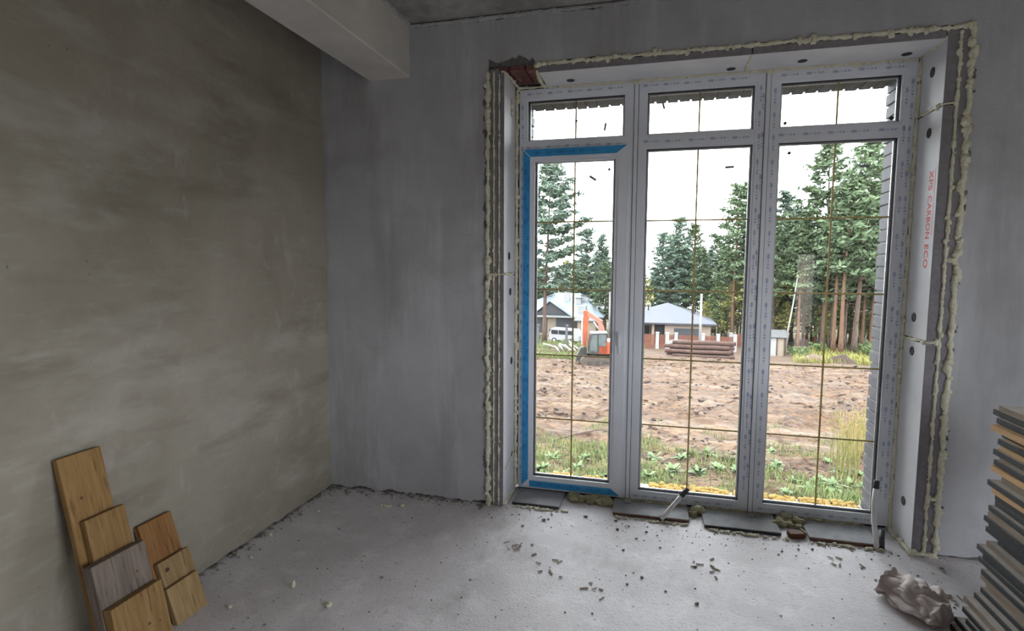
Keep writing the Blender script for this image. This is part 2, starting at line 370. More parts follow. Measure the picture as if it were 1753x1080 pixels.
# left wall
b = B(); b.box((XL-0.35, YR-0.3, -0.3), (XL-0.02, 0.1, 3.4))
wl = struct(b.obj('wall_left', MT['plaster_core']))
ragged_sheet(YR, YB-0.001, lambda a: rag(a, 1.0, 0.002, 0.02), lambda a: ZC, XL, -0.02, 'x', 240).obj('plaster_skin', MT['plaster_left'], wl)
# window wall (with the opening)
b = B()
b.box((XL-0.35, YB+0.02, -0.3), (OX0, 0.10, 3.4)); b.box((OX1, YB+0.02, -0.3), (XR+0.3, 0.10, 3.4)); b.box((OX0, YB+0.02, OZ1), (OX1, 0.10, 3.4))
wb = struct(b.obj('wall_back', MT['plaster_core']))
ragged_sheet(XL-0.02, OX0, lambda a: rag(a, 5.0, 0.002, 0.028), lambda a: 3.065+rag(a, 9., -.012, .012), YB, 0.02, 'y', 70).obj('plaster_skin', MT['plaster_back'], wb)
ragged_sheet(OX1, XR, lambda a: rag(a, 6.0, 0.002, 0.03), lambda a: 3.065+rag(a, 9., -.012, .012), YB, 0.02, 'y', 70).obj('plaster_skin', MT['plaster_back'], wb)
def toplow(a):
    if a < 0.19: return OZ1 + 0.02 + rag(a, 3.0, -0.02, 0.06)
    return OZ1 + rag(a, 3.0, -0.006, 0.008)
ragged_sheet(OX0, OX1, toplow, lambda a: 3.065+rag(a, 9., -.012, .012), YB, 0.02, 'y', 120).obj('plaster_skin', MT['plaster_back'], wb)
# unseen right wall, wide window opening added for fill light; rear wall, narrow opening
b = B(); W0, W1, V0, V1 = -4.8, -2.1, 0.5, 2.3
b.box((XR, YR-0.3, -0.3), (XR+0.3, W0, 3.4)); b.box((XR, W1, -0.3), (XR+0.3, 0.1, 3.4)); b.box((XR, W0, -0.3), (XR+0.3, W1, V0)); b.box((XR, W0, V1), (XR+0.3, W1, 3.4))
struct(b.obj('wall_right', MT['plaster_back']))
b = B(); R0, R1 = 3.27, 3.62
b.box((XL-0.35, YR-0.3, -0.3), (R0, YR, 3.4)); b.box((R1, YR-0.3, -0.3), (XR, YR, 3.4)); b.box((R0, YR-0.3, -0.3), (R1, YR, 0.08)); b.box((R0, YR-0.3, 1.82), (R1, YR, 3.4))
struct(b.obj('wall_rear', MT['plaster_back']))
for nm, mk in (('added_fill_window', lambda: [((XR+0.15, W0, V0), (XR+0.21, W0+0.07, V1)), ((XR+0.15, W1-0.07, V0), (XR+0.21, W1, V1)), ((XR+0.15, W0, V0), (XR+0.21, W1, V0+0.07)), ((XR+0.15, W0, V1-0.07), (XR+0.21, W1, V1)), ((XR+0.15, -3.63, V0), (XR+0.21, -3.57, V1))]),
               ('window_3', lambda: [((R0, YR-0.2, 0.08), (R0+0.04, YR-0.14, 1.82)), ((R1-0.04, YR-0.2, 0.08), (R1, YR-0.14, 1.82)), ((R0, YR-0.2, 0.08), (R1, YR-0.14, 0.12)), ((R0, YR-0.2, 1.78), (R1, YR-0.14, 1.82))])):
    b = B()
    for a, c in mk(): b.box(a, c)
    struct(b.obj(nm, MT['pvc']))
# ceiling slab and beam
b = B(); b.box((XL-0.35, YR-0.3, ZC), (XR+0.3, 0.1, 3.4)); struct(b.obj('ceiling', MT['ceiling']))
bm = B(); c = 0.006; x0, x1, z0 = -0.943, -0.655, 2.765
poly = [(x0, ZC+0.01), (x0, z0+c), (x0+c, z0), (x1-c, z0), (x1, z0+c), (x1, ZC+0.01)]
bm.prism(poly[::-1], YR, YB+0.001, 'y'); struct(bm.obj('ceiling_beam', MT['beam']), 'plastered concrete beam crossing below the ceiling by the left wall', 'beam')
# plaster left ragged where beam, wall and ceiling meet
b = B()
for i in range(70):
    y = YB - 0.03*i; r_ = 0.012+0.012*abs(mn.noise(Vector((y*9, 2, 2))))
    b.blob((x1+0.002, y, ZC-0.006), (r_*1.4, 0.028, r_), i, 7, 5, 0.35)
for i in range(60):
    x = x1 + 0.03*i; r_ = 0.010+0.012*abs(mn.noise(Vector((x*9, 7, 2))))
    b.blob((x, YB-0.004, ZC-0.018), (0.028, r_*0.7, r_), i+90, 7, 5, 0.35)
struct(b.obj('trim_1', MT['plaster_back']), 'ragged plaster edge along the ceiling', 'plaster')

# ------------------------------------------------------------------ brick facade outside the opening
FY0, FY1 = 0.115, 0.31; JL, JR, LZ = 0.030, 2.240, 2.66
b = B(); rc = 0.010
b.box((JL-0.9, FY0, -2.2), (JL-rc, FY1-rc, 3.4)); b.box((JR+rc, FY0, -2.2), (JR+1.6, FY1-rc, 3.4)); b.box((JL-rc, FY0, LZ+rc), (JR+rc, FY1-rc, 3.4)); b.box((JL-rc, FY0, -2.2), (JR+rc, FY1-0.002, -0.03))
fac = struct(b.obj('wall_facade', MT['mortar']), 'dark grey brick facing around the outside of the window', 'brick wall')
bk = B(); bk.cbox((0,0,0), (0.25, FY1-FY0, 0.065), None, 0.003); bme = bk.mesh('brick', MT['brick_dark'])
bs = B(); bs.cbox((0,0,0), (0.065, FY1-FY0, 0.25), None, 0.003); bsm = bs.mesh('brick', MT['brick_dark'])
rb = random.Random(3)
z = 0.0
while z < LZ+0.2:
    for side in (0, 1):
        j = rb.uniform(-0.004, 0.003)
        x = JL - 0.125 + j if side == 0 else JR + 0.125 - j
        o = link('brick', bme, fac, (x, (FY0+FY1)/2+rb.uniform(-0.002,0.002), z+0.0325)); o.rotation_euler = (0, 0, rb.uniform(-0.008, 0.008))
    z += 0.075
x = JL + 0.04
while x < JR:
    link('brick', bsm, fac, (x, (FY0+FY1)/2+rb.uniform(-0.002,0.002), LZ+0.125+rb.uniform(-0.003,0.004))); x += 0.0757
# outer sill: pale blocks with scraps of yellow wool on top
b = B(); xx = JL
osill = struct(B().box((JL, 0.105, -0.03), (JR, FY1, -0.022)).obj('trim_2', MT['mortar']), 'pale mortar bed under the window outside', 'sill')
k = 0
while xx < JR-0.05:
    wdt = min(0.24, JR-xx)
    B().cbox((xx+wdt/2, 0.215, -0.003), (wdt-0.012, 0.18, 0.038), None, 0.004).obj('block', MT['white'], osill)
    xx += 0.25; k += 1
wool_x = [(0.16,0.34),(0.42,0.66),(0.90,1.15),(1.17,1.42),(1.45,1.66),(1.68,1.83),(1.86,2.04),(2.06,2.20)]
ordn = ['first','second','third','fourth','fifth','sixth','seventh','eighth']
for i, (a, c) in enumerate(wool_x):
    b = B(); rw = random.Random(50+i); n = int((c-a)/0.03)
    for q in range(n):
        for yy in (0.19, 0.235, 0.275):
            b.blob((a+(c-a)*(q+0.5)/n, yy+rw.uniform(-.012,.012), 0.026), (0.026, 0.030, rw.uniform(0.012,0.022)), rw.random()*50, 8, 6, 0.35)
    tag(b.obj('mineral_wool_strip', MT['wool'], None, True), 'yellow mineral wool scrap on the outer sill, %s from the left' % ordn[i], 'insulation', 'yellow wool scraps on the outer sill')

# ------------------------------------------------------------------ the window: three coupled units, a door in the first
win = struct(link('window_1', None, None, (0,0,0)), 'white plastic three-part floor-length window with transoms and gold glazing bars', 'window')
FT, F0 = 2.72, 0.022
COLS = [(0.0, 0.754, 0.054, 0.681), (0.754, 1.5165, 0.823, 1.445), (1.5165, 2.285, 1.588, 2.212)]
G0, G1, T0, T1 = 0.082, 2.304, 2.392, 2.649
MZ = [1.86, 1.411, 0.965, 0.523]

def marks(b, o, ax, up, n0, length, rng, pitch=0.13, size=1.0):
    """repeated blue print on protective film: dash, ring, squiggle and an oval with bars"""
    o, ax, up, n0 = Vector(o), Vector(ax), Vector(up), Vector(n0)
    def quad(u0, v0, u1, v1, sk=0.0):
        P = lambda u, v: o + ax*(u+sk*v) + up*v + n0*0.0007
        b.add([P(u0,v0), P(u1,v0), P(u1,v1), P(u0,v1)], [(0,1,2,3)])
    def ring(cu, cv, ru, rv, wd, n=12):
        P = lambda u, v: o + ax*u + up*v + n0*0.0007
        vs_ = []; fs = []
        for i in range(n):
            q = 2*math.pi*i/n
            vs_.append(P(cu+ru*math.cos(q), cv+rv*math.sin(q))); vs_.append(P(cu+(ru-wd)*math.cos(q), cv+(rv-wd)*math.sin(q)))
        for i in range(n): fs.append((2*i, 2*((i+1) % n), 2*((i+1) % n)+1, 2*i+1))
        b.add(vs_, fs)
    u = rng.uniform(0.01, 0.05); s = size*1.2
    while u < length-0.10:
        sh = rng.uniform(-0.002, 0.002)
        ring(u+0.014*s, sh, 0.014*s, 0.0062*s, 0.0013)
        for kk in range(4): quad(u+(0.006+0.0045*kk)*s, sh-0.0026*s, u+(0.0085+0.0045*kk)*s, sh+0.0028*s, 0.2)
        quad(u+0.032*s, sh-0.0008, u+0.046*s, sh+0.0008)
        ring(u+0.057*s, sh, 0.0048*s, 0.0048*s, 0.0018, 8)
        quad(u+0.070*s, sh-0.005*s, u+0.0725*s, sh+0.005*s, 0.5); quad(u+0.067*s, sh, u+0.078*s, sh+0.0016)
        quad(u+0.083*s, sh-0.001, u+0.086*s, sh+0.001)
        u += pitch*rng.uniform(0.93, 1.07)

rp_ = random.Random(11)
X_, Z_, NY = Vector((1,0,0)), Vector((0,0,1)), Vector((0,-1,0))
def rim(b, x0, x1, z0, z1, w, y0, y1):
    b.box((x0, y0, z0), (x0+w, y1, z1)); b.box((x1-w, y0, z0), (x1, y1, z1)); b.box((x0+w, y0, z0), (x1-w, y1, z0+w)); b.box((x0+w, y0, z1-w), (x1-w, y1, z1))
def glazing(fr, x0, x1, z0, z1, bars, yg=0.03):
    b = B(); rim(b, x0-0.004, x1+0.004, z0-0.004, z1+0.004, 0.007, yg-0.012, yg+0.03); b.obj('gasket', MT['gasket'], fr)
    b = B(); rim(b, x0+0.003, x1-0.003, z0+0.003, z1-0.003, 0.010, yg+0.008, yg+0.016); b.obj('spacer', MT['steel'], fr)
    B().box((x0, yg, z0), (x1, yg+0.024, z1)).obj('pane', MT['glass'], fr)
    yc = yg+0.012; xm = (x0+x1)/2
    B().cbox((xm, yc, (z0+z1)/2), (0.0105, 0.007, z1-z0-0.004), None, 0.0015).obj('muntin', MT['gold'], fr)
    for zz in bars: B().cbox((xm, yc, zz), (x1-x0-0.004, 0.0062, 0.0100), None, 0.0015).obj('muntin', MT['gold'], fr)
for ci, (x0, x1, a0, a1) in enumerate(COLS):
    b = B(); D0, D1 = 0.0, 0.075
    lowz = F0
    b.box((x0, D0, lowz), (a0-0.012, D1, FT)); b.box((a1+0.012, D0, lowz), (x1, D1, FT))
    b.box((a0-0.012, D0, lowz), (a1+0.012, D1, G0-0.012)); b.box((a0-0.012, D0, G1+0.012), (a1+0.012, D1, T0-0.012)); b.box((a0-0.012, D0, T1+0.012), (a1+0.012, D1, FT))
    # glazing beads, set a little back
    for (q0, q1) in (((G0, G1)) , ((T0, T1))):
        if ci == 0 and q0 == G0: continue
        rim(b, a0-0.0125, a1+0.0125, q0-0.0125, q1+0.0125, 0.0125, 0.006, 0.06)
    fr = b.obj('frame', MT['pvc'], win)
    glazing(fr, a0, a1, T0, T1, [])
    if ci > 0: glazing(fr, a0, a1, G0, G1, MZ)
    b = B(); L = FT-F0
    marks(b, (x0+0.02, 0, FT-0.03), X_, Z_, NY, x1-x0-0.03, rp_)                 # head
    marks(b, (x0+0.02, 0, (G1+T0)/2), X_, Z_, NY, x1-x0-0.03, rp_)              # transom
    marks(b, (x0+0.02, 0, (F0+G0)/2-0.004), X_, Z_, NY, x1-x0-0.03, rp_)        # bottom
    if ci != 1: marks(b, ((0.018 if ci == 0 else x1-0.022), 0, FT-0.06), -Z_, X_, NY, L-0.1, rp_)
    if ci == 2: marks(b, (x1-0.050, 0, FT-0.10), -Z_, X_, NY, L-0.2, rp_, 0.21); marks(b, (x0+0.040, 0, FT-0.06), -Z_, X_, NY, L-0.12, rp_, 0.14)
    if ci == 1: marks(b, (x1-0.042, 0, FT-0.06), -Z_, X_, NY, L-0.12, rp_, 0.14); marks(b, (x1-0.024, 0, FT-0.09), -Z_, X_, NY, L-0.2, rp_, 0.23)
    b.obj('film_print', MT['print'], fr)
B().box((0.0, 0.030, -0.02), (2.285, 0.070, F0+0.002)).obj('light_leak_bar', MT['gasket'], win)  # dark bar added to stop daylight leaking under the frame
for cx in (0.754, 1.5165):
    cp = B().cbox((cx, -0.004, 1.36), (0.024, 0.014, FT+0.02), None, 0.003).obj('coupler', MT['pvc'], win)
    for sg in (-1, 1): B().box((cx+sg*0.0135-0.0018, -0.0012, F0), (cx+sg*0.0135+0.0018, 0.001, FT)).obj('joint_line', MT['gasket'], cp)
# small spacers and stickers left on the panes
stk = [(1036,217,0.011,0.040,0.15,'tape'),(1136,181,0.010,0.034,-0.25,'tape'),(1249,286,0.042,0.012,0.0,'tape'),(1480,284,0.042,0.012,0.05,'tape'),
       (987,207,0.010,0.012,0.6,'blackdot'),(1344,211,0.014,0.014,0.8,'blackdot'),(1526,202,0.017,0.017,0.7,'blackdot'),(1351,262,0.014,0.014,0.7,'blackdot')]
for (px, py, sx, sz, an, m) in stk:
    p = ony(px, py, 0.027); mm = Matrix.Translation(p) @ Matrix.Rotation(an, 4, 'Y')
    B().cbox((0,0,0), (sx*1.25, 0.003, sz*1.25), mm).obj('glass_sticker', MT[m], win)
# balcony door sash in the first unit
SX0, SX1, SZ0, SZ1 = 0.028, 0.712, 0.036, 2.332
DX0, DX1, DZ0, DZ1 = 0.108, 0.630, 0.116, 2.256
door = struct(link('door_1', None, None, (0,0,0)), 'white glazed balcony door with blue protective film on three edges', 'door')
b = B(); y0 = -0.022
rim(b, SX0, SX1, SZ0, SZ1, 0.060, y0, 0.055); rim(b, SX0+0.060, SX1-0.060, SZ0+0.060, SZ1-0.060, 0.020, y0+0.007, 0.05)
sash = b.obj('sash', MT['pvc'], door)
def strip(pts, name):
    b = B(); b.prism(pts, y0-0.0012, y0, 'y'); return b.obj(name, MT['film'], sash)
wf = 0.048
strip([(SX0+0.002, SZ1-0.004), (SX0+0.002, SZ0+0.012), (SX0+wf, SZ0+0.058), (SX0+wf, SZ1-wf-0.004)], 'film_strip')
strip([(SX0+0.006, SZ1-0.001), (SX0+wf+0.002, SZ1-wf), (SX1-0.075, SZ1-wf), (SX1-0.010, SZ1-0.001)], 'film_strip')
strip([(SX0+wf+0.010, SZ0+0.006), (SX1-0.008, SZ0+0.004), (SX1-0.070, SZ0+0.050), (SX0+wf+0.010, SZ0+0.050)], 'film_strip')
b = B(); yf = y0-0.0012
marks(b, (SX0+0.017, yf, SZ1-0.08), -Z_, X_, NY, SZ1-SZ0-0.2, rp_, 0.155, 1.15); marks(b, (SX0+0.036, yf, SZ1-0.13), -Z_, X_, NY, SZ1-SZ0-0.28, rp_, 0.19, 1.0)
marks(b, (SX0+0.06, yf, SZ1-0.024), X_, Z_, NY, 0.55, rp_, 0.15, 1.25); marks(b, (SX0+0.08, yf, SZ0+0.030), X_, Z_, NY, 0.54, rp_, 0.135, 1.25)
b.obj('film_print', MT['print'], sash)
glazing(sash, DX0, DX1, DZ0, DZ1, MZ, 0.012)
b = B(); b.cbox((0.678, y0-0.004, 1.09), (0.030, 0.008, 0.075), None, 0.003)
hd = b.obj('handle', MT['pvc'], door)
b = B(); b.tube([(0.678, y0-0.006, 1.135), (0.678, y0-0.035, 1.138), (0.679, y0-0.046, 1.12), (0.680, y0-0.046, 1.06), (0.681, y0-0.044, 1.005)], [0.010, 0.010, 0.011, 0.011, 0.009], 10)
b.obj('grip', MT['pvc'], hd, True)
for (px, py, s_) in ((1015,305,0),(1043,290,1),(921,804,1),(1037,815,1)):
    p = ony(px, py, 0.009); mm = Matrix.Translation(p) @ Matrix.Rotation(0.6 if s_ == 0 else 0.5, 4, 'Y')
    B().cbox((0,0,0), ((0.052, 0.003, 0.016) if s_ == 0 else (0.016, 0.003, 0.016)), mm).obj('glass_sticker', MT['tape' if s_ == 0 else 'blackdot'], door)

# ------------------------------------------------------------------ insulation panels lining the reveal
EL, ER, ET = -0.029, 2.300, 2.727          # faces of the lining
def panel(name, label, a, c, face):        # box whose thin edges are dark foam and broad face is pale
    t = tag(link(name, None, None, ((a[0]+c[0])/2, (a[1]+c[1])/2, a[2])), label, 'insulation panel', 'insulation panels lining the window reveal')
    ctr = t.location
    b = B(); b.cbox(((a[0]+c[0])/2-ctr.x, (a[1]+c[1])/2-ctr.y, (a[2]+c[2])/2-ctr.z), (c[0]-a[0], c[1]-a[1], c[2]-a[2]), None, 0.0015)
    b.obj('core', MT['xps_edge'], t)
    if face:
        e = 0.0012; ax, sg = face
        p0 = [a[i]-ctr[i]+0.002 for i in range(3)]; p1 = [c[i]-ctr[i]-0.002 for i in range(3)]
        if sg > 0: p0[ax] = c[ax]-ctr[ax]; p1[ax] = p0[ax]+e
        else: p1[ax] = a[ax]-ctr[ax]; p0[ax] = p1[ax]-e
        B().box(p0, p1).obj('skin', MT['xps_face'], t)
    return t
def dowel(t, p, ax, sg, r_=0.027):
    b = B(); pw = Vector(p)-t.location; d = Vector((0,0,0)); d[ax] = sg
    b.tube([pw, pw+d*0.004], [r_, r_*0.94], 20)
    o = b.obj('dowel_cap', MT['dowel'], t)
    g = B(); u = Vector((0,0,0)); u[(ax+1) % 3] = 1; v = Vector((0,0,0)); v[(ax+2) % 3] = 1
    for i in range(8):
        q = 2*math.pi*i/8; cc = pw+d*0.0042+(u*math.cos(q)+v*math.sin(q))*r_*0.6
        g.tube([cc, cc+d*0.0008], r_*0.14, 7)
    g.obj('dowel_hole', MT['gasket'], o)
# right side: lining (three lengths) and a second layer behind it
rz = [(0.004, 1.165), (1.180, 2.395), (2.41, 2.722)]
rn = ['lower length of pale grey insulation lining the right side of the window reveal', 'middle length of right reveal lining with red lettering on its face', 'short top length of right reveal lining near the upper corner']
RP = [panel('insulation_panel', rn[i], (ER, YB, rz[i][0]), (ER+0.052, -0.008, rz[i][1]+(0.055 if i == 2 else 0)), (0, -1)) for i in range(3)]
for (p, i) in (((ER,-0.144,2.604),2), ((ER,-0.153,2.286),1), ((ER,-0.124,1.293),1), ((ER,-0.130,1.105),0), ((ER,-0.153,0.247),0)): dowel(RP[i], p, 0, -1)
r2 = [(0.004, 0.315), (0.33, 1.60), (1.615, 2.778)]
for i, nm in enumerate(('bottom', 'middle', 'upper')):
    panel('insulation_panel', '%s piece of the dark outer insulation layer at the right edge of the window' % nm, (ER+0.060, YB-0.002, r2[i][0]), (OX1-0.012, -0.02, r2[i][1]), None)
# left side
lz = [(0.004, 1.508), (1.522, 2.745)]
LP = [panel('insulation_panel', nm, (EL-0.026, YB, lz[i][0]), (EL, -0.008, lz[i][1]), (0, 1)) for i, nm in enumerate(('lower length of pale grey insulation lining the left side of the window reveal', 'upper length of pale grey insulation lining the left side of the reveal'))]
for (p, i) in (((EL,-0.163,1.632),1), ((EL,-0.13,1.399),0), ((EL,-0.092,0.933),0), ((EL,-0.06,0.272),0)): dowel(LP[i], p, 0, 1, 0.026)
for (xa, xb, nm) in ((EL-0.060, EL-0.033, 'second'), (OX0+0.010, EL-0.067, 'third')):
    for i, (za, zb) in enumerate(((0.004, 1.508), (1.522, 2.77))):
        panel('insulation_panel', '%s strip of the %s dark insulation layer from the left reveal face' % (('lower', 'upper')[i], nm), (xa, YB-0.001, za), (xb, -0.02, zb), None)
# top
tx = [(0.185, 1.377), (1.383, 2.292)]
TP = [panel('insulation_panel', nm, (tx[i][0], YB, ET), (tx[i][1], -0.008, ET+0.040), (2, -1)) for i, nm in enumerate(('left length of pale insulation lining the top of the window reveal', 'right length of pale insulation lining the top of the window reveal'))]
for (p, i) in (((0.352,-0.104,ET),0), ((1.296,-0.079,ET),0), ((1.668,-0.119,ET),1), ((2.19,-0.094,ET),1)): dowel(TP[i], p, 2, -1, 0.026)
# red brick bared at the upper left corner
brs = B(); brs.box((OX0+0.03, YB+0.012, OZ1-0.006), (0.19, -0.0, OZ1-0.001))
bb = struct(brs.obj('trim_3', MT['mortar']), 'patch of bare red brick at the upper left corner of the window', 'brick')
for i in range(3):
    for j in range(2):
        B().cbox((-0.055+0.103*i, YB+0.075+0.135*j, OZ1-0.016), (0.094, 0.125, 0.034), None, 0.003).obj('brick', MT['brick_red'], bb)
# lettering on the right panel
def text_mesh(s, size):
    cu = bpy.data.curves.new('lettering', 'FONT'); cu.body = s; cu.size = size; cu.offset = 0.0014; cu.space_character = 1.08
    o = bpy.data.objects.new('lettering', cu); COL.objects.link(o)
    bpy.context.view_layer.update()
    me = bpy.data.meshes.new_from_object(o.evaluated_get(bpy.context.evaluated_depsgraph_get()))
    bpy.data.objects.remove(o); return me
mm = Matrix(((0,0,-1,0),(0,-1,0,0),(-1,0,0,0),(0,0,0,1))); t = RP[1]
for word, zs, ln in (('XPS', 2.083, 0.105), ('CARBON', 1.950, 0.228), ('ECO', 1.692, 0.125)):
    tm = text_mesh(word, 0.062); xs = [v.co.x for v in tm.vertices]; x0_ = min(xs); k = ln/(max(xs)-x0_)
    for v in tm.vertices: v.co = (mm @ Vector(((v.co.x-x0_)*k, v.co.y, 0))) + Vector((ER-0.0016, -0.193, zs)) - t.location
    tm.materials.append(MT['red']); link('lettering', tm, t)
B().box((ER-0.0016-t.location.x, -0.262-t.location.y, 1.735-t.location.z), (ER-0.0012-t.location.x, -0.257-t.location.y, 2.09-t.location.z)).obj('red_line', MT['red'], t)

# ------------------------------------------------------------------ foam seams
def seam(label, pts, r_=0.009, amp=0.6, seed=0, step=0.012, m='foam', flat=None, blobs=0.06, wob=0.006):
    pts = [Vector(p) for p in pts]; path = []
    for a, c in zip(pts, pts[1:]):
        n = max(1, int((c-a).length/step))
        for i in range(n): path.append(a.lerp(c, i/n))
    path.append(pts[-1]); out = []; rad = []; rr = random.Random(seed)
    for i, p in enumerate(path):
        s = i*step
        w3 = Vector((mn.noise(Vector((s*14, seed, 0))), mn.noise(Vector((s*14, seed, 5)))*0.4, mn.noise(Vector((s*14, seed, 9)))))*wob
        out.append(p + w3); rad.append(r_*(0.55 + amp*(0.45+1.1*mn.noise(Vector((s*18, seed*2.0, 3)))+0.9*mn.noise(Vector((s*60, seed, 8))))))
    rad[0] *= 0.4; rad[-1] *= 0.4
    b = B(); b.tube(out, [max(0.002, q) for q in rad], 8)
    for i, p in enumerate(out):
        if rr.random() < blobs*3:
            q = r_*rr.uniform(0.6, 1.5); b.blob(p + Vector((rr.uniform(-1,1), rr.uniform(-0.6,0.1), rr.uniform(-1,1)))*r_*0.7, (q, q*0.8, q*rr.uniform(0.8,1.5)), rr.random()*99, 8, 6, 0.35)
    return tag(b.obj('foam_seam', MT[m], None, True), label, 'foam', 'expanding foam seams around the window')
Y1 = YB-0.004
seam('ragged foam bead between the wall plaster and the left insulation strips', [(OX0-0.002, Y1, 0.01), (OX0-0.002, Y1, 2.765)], 0.013, 0.9, 1, wob=0.012, blobs=0.12)
seam('thin foam line between the second and third left insulation strips', [(EL-0.0635, Y1, 0.01), (EL-0.0635, Y1, 2.76)], 0.006, 0.7, 2, wob=0.003, blobs=0.08)
seam('thin foam line beside the left reveal lining panel', [(EL-0.0295, Y1, 0.01), (EL-0.0295, Y1, 2.74)], 0.0055, 0.8, 3, wob=0.003, blobs=0.08)
seam('foam bead between the left reveal lining and the window frame', [(EL+0.012, -0.010, 0.03), (EL+0.012, -0.010, 2.72)], 0.013, 0.5, 4, wob=0.004)
seam('foam at the foot of the left reveal lining panel', [(EL+0.004, YB+0.01, 0.008), (EL+0.010, -0.02, 0.012)], 0.010, 0.6, 5)
seam('horizontal foam joint across the left reveal at mid height', [(OX0-0.004, Y1-0.002, 1.513), (EL-0.01, Y1-0.002, 1.515), (EL+0.002, YB+0.02, 1.515), (EL+0.004, -0.02, 1.515)], 0.008, 0.7, 6)
seam('foam smear over the lowest dowel on the left lining', [(EL+0.004, -0.03, 0.315), (EL+0.006, -0.075, 0.265), (EL+0.006, -0.24, 0.232)], 0.008, 0.4, 7, blobs=0)
seam('ragged foam bead along the top between plaster and lining', [(0.18, Y1, OZ1-0.010), (ER+0.05, Y1, OZ1-0.010), (OX1, Y1, OZ1-0.006)], 0.012, 0.8, 8, wob=0.008, blobs=0.1)
seam('foam bead between the window head and the top lining', [(-0.02, -0.010, FT+0.010), (0.17, -0.010, FT+0.010), (0.24, -0.012, FT+0.002), (2.28, -0.012, FT+0.002)], 0.008, 0.7, 9, wob=0.004)
seam('foam joint across the top lining between its two lengths', [(1.38, YB, ET-0.001), (1.38, -0.01, ET-0.001)], 0.009, 0.6, 10)
seam('foam joint at the left end of the top lining beside bare brick', [(0.175, YB, ET+0.012), (0.165, -0.12, ET+0.006), (0.17, -0.01, ET)], 0.016, 0.5, 11, wob=0.006)
seam('foam edge around the bare brick patch in the upper left corner', [(EL-0.02, YB-0.002, 2.752), (EL+0.004, YB+0.04, 2.752), (EL+0.02, -0.02, 2.735)], 0.009, 0.7, 12)
seam('diagonal foam joint in the upper right corner of the reveal', [(ER-0.004, YB, ET+0.006), (ER-0.004, -0.01, ET-0.006)], 0.011, 0.5, 13)
seam('foam bead between the right reveal lining and the window frame', [(2.291, -0.010, 0.02), (2.291, -0.010, 2.71)], 0.011, 0.6, 14, wob=0.004)
seam('foam line between the right lining and the dark outer layer', [(ER+0.0565, Y1, 0.01), (ER+0.0565, Y1, 2.76)], 0.009, 0.8, 15, wob=0.004, blobs=0.1)
seam('ragged foam bead between the right wall plaster and insulation', [(OX1-0.004, Y1, 0.01), (OX1-0.004, Y1, OZ1-0.01)], 0.014, 0.9, 16, wob=0.010, blobs=0.13)
seam('upper horizontal foam joint across the right reveal', [(ER-0.002, -0.012, 2.402), (ER-0.003, YB, 2.402), (ER+0.05, Y1, 2.405)], 0.008, 0.6, 17)
seam('lower horizontal foam joint across the right reveal', [(ER-0.002, -0.012, 1.172), (ER-0.003, YB, 1.172), (ER+0.06, Y1, 1.175)], 0.010, 0.6, 18)
seam('short foam bridge in the dark outer layer above mid height', [(ER+0.056, Y1, 1.607), (OX1, Y1, 1.612)], 0.010, 0.7, 19)
seam('short foam bridge low in the dark outer layer at right', [(ER+0.056, Y1, 0.322), (OX1, Y1, 0.322)], 0.008, 0.7, 20)
seam('foam heaped along the foot of the right reveal lining', [(ER-0.01, -0.03, 0.012), (ER-0.006, YB-0.01, 0.010), (OX1, YB-0.012, 0.010)], 0.013, 0.7, 21, blobs=0.15)
for i, (x, lb) in enumerate(((0.754, 'foam lump above the left coupling post'), (1.5165, 'foam lump above the right coupling post'), (1.98, 'foam lump on the head of the right window unit'))):
    b = B(); b.blob((x, -0.012, FT+0.004), (0.024, 0.016, 0.024), 30+i, 12, 9, 0.35, 2.5); b.blob((x+0.012, -0.014, FT-0.004), (0.014, 0.012, 0.014), 36+i, 10, 7, 0.4)
    tag(b.obj('foam_lump', MT['foam'], None, True), lb, 'foam', 'foam lumps on the window')
b = B(); b.blob((EL+0.004, -0.12, 2.60), (0.008, 0.020, 0.028), 40, 10, 8, 0.4); b.blob((EL+0.004, -0.115, 2.545), (0.009, 0.018, 0.022), 41, 10, 8, 0.4)
tag(b.obj('foam_lump', MT['foam'], None, True), 'foam dabs high on the left reveal lining', 'foam', 'foam lumps on the window')

# ------------------------------------------------------------------ boards, foam and pipes on the threshold
thr = [(0.02, 0.335, -0.245, 'grey underlay board under the door by the left reveal', 'slate', 0.0), (0.672, 1.138, -0.225, 'grey underlay board with red-brown edge under the middle window', 'rust', 0.02),
       (1.222, 1.652, -0.255, 'grey underlay board beneath the second coupling post', 'slate', 0.015), (1.80, 2.16, -0.262, 'grey underlay board under the right window by the reveal', 'rust', 0.0)]
for (xa, xb, yf, lb, em, an) in thr:
    t = thing('underlay_board', lb, 'board', ((xa+xb)/2, yf/2, 0.0), an, 'underlay boards on the threshold')
    h = (xb-xa)/2
    B().cbox((0, 0.0, 0.010), (2*h, -yf-0.004, 0.018), None, 0.002).obj('board', MT['slate'], t)
    B().box((-h+0.003, yf/2-0.0012, 0.002), (h-0.003, yf/2+0.002, 0.017)).obj('front_edge', MT[em if em == 'rust' else 'dark'], t)
rr = random.Random(5)
def lumps(name, label, xa, xb, ya, yb, n, r0, r1, m):
    b = B()
    for i in range(n):
        q = rr.uniform(r0, r1); b.blob((rr.uniform(xa, xb), rr.uniform(ya, yb), q*0.55), (q*1.3, q, q*0.75), rr.random()*90, 9, 7, 0.4)
    return tag(b.obj(name, MT[m], None, True), label, 'foam', 'foam under the window')
lumps('foam_pad', 'yellowed foam pad under the balcony door between two boards', 0.37, 0.64, -0.10, -0.02, 40, 0.016, 0.032, 'foam_old')
lumps('foam_pad', 'round foam lump between the boards under the middle window', 1.15, 1.21, -0.12, -0.02, 12, 0.014, 0.034, 'foam_old')
lumps('foam_pad', 'foam pad between boards under the right window', 1.67, 1.79, -0.12, -0.02, 16, 0.014, 0.034, 'foam_old')
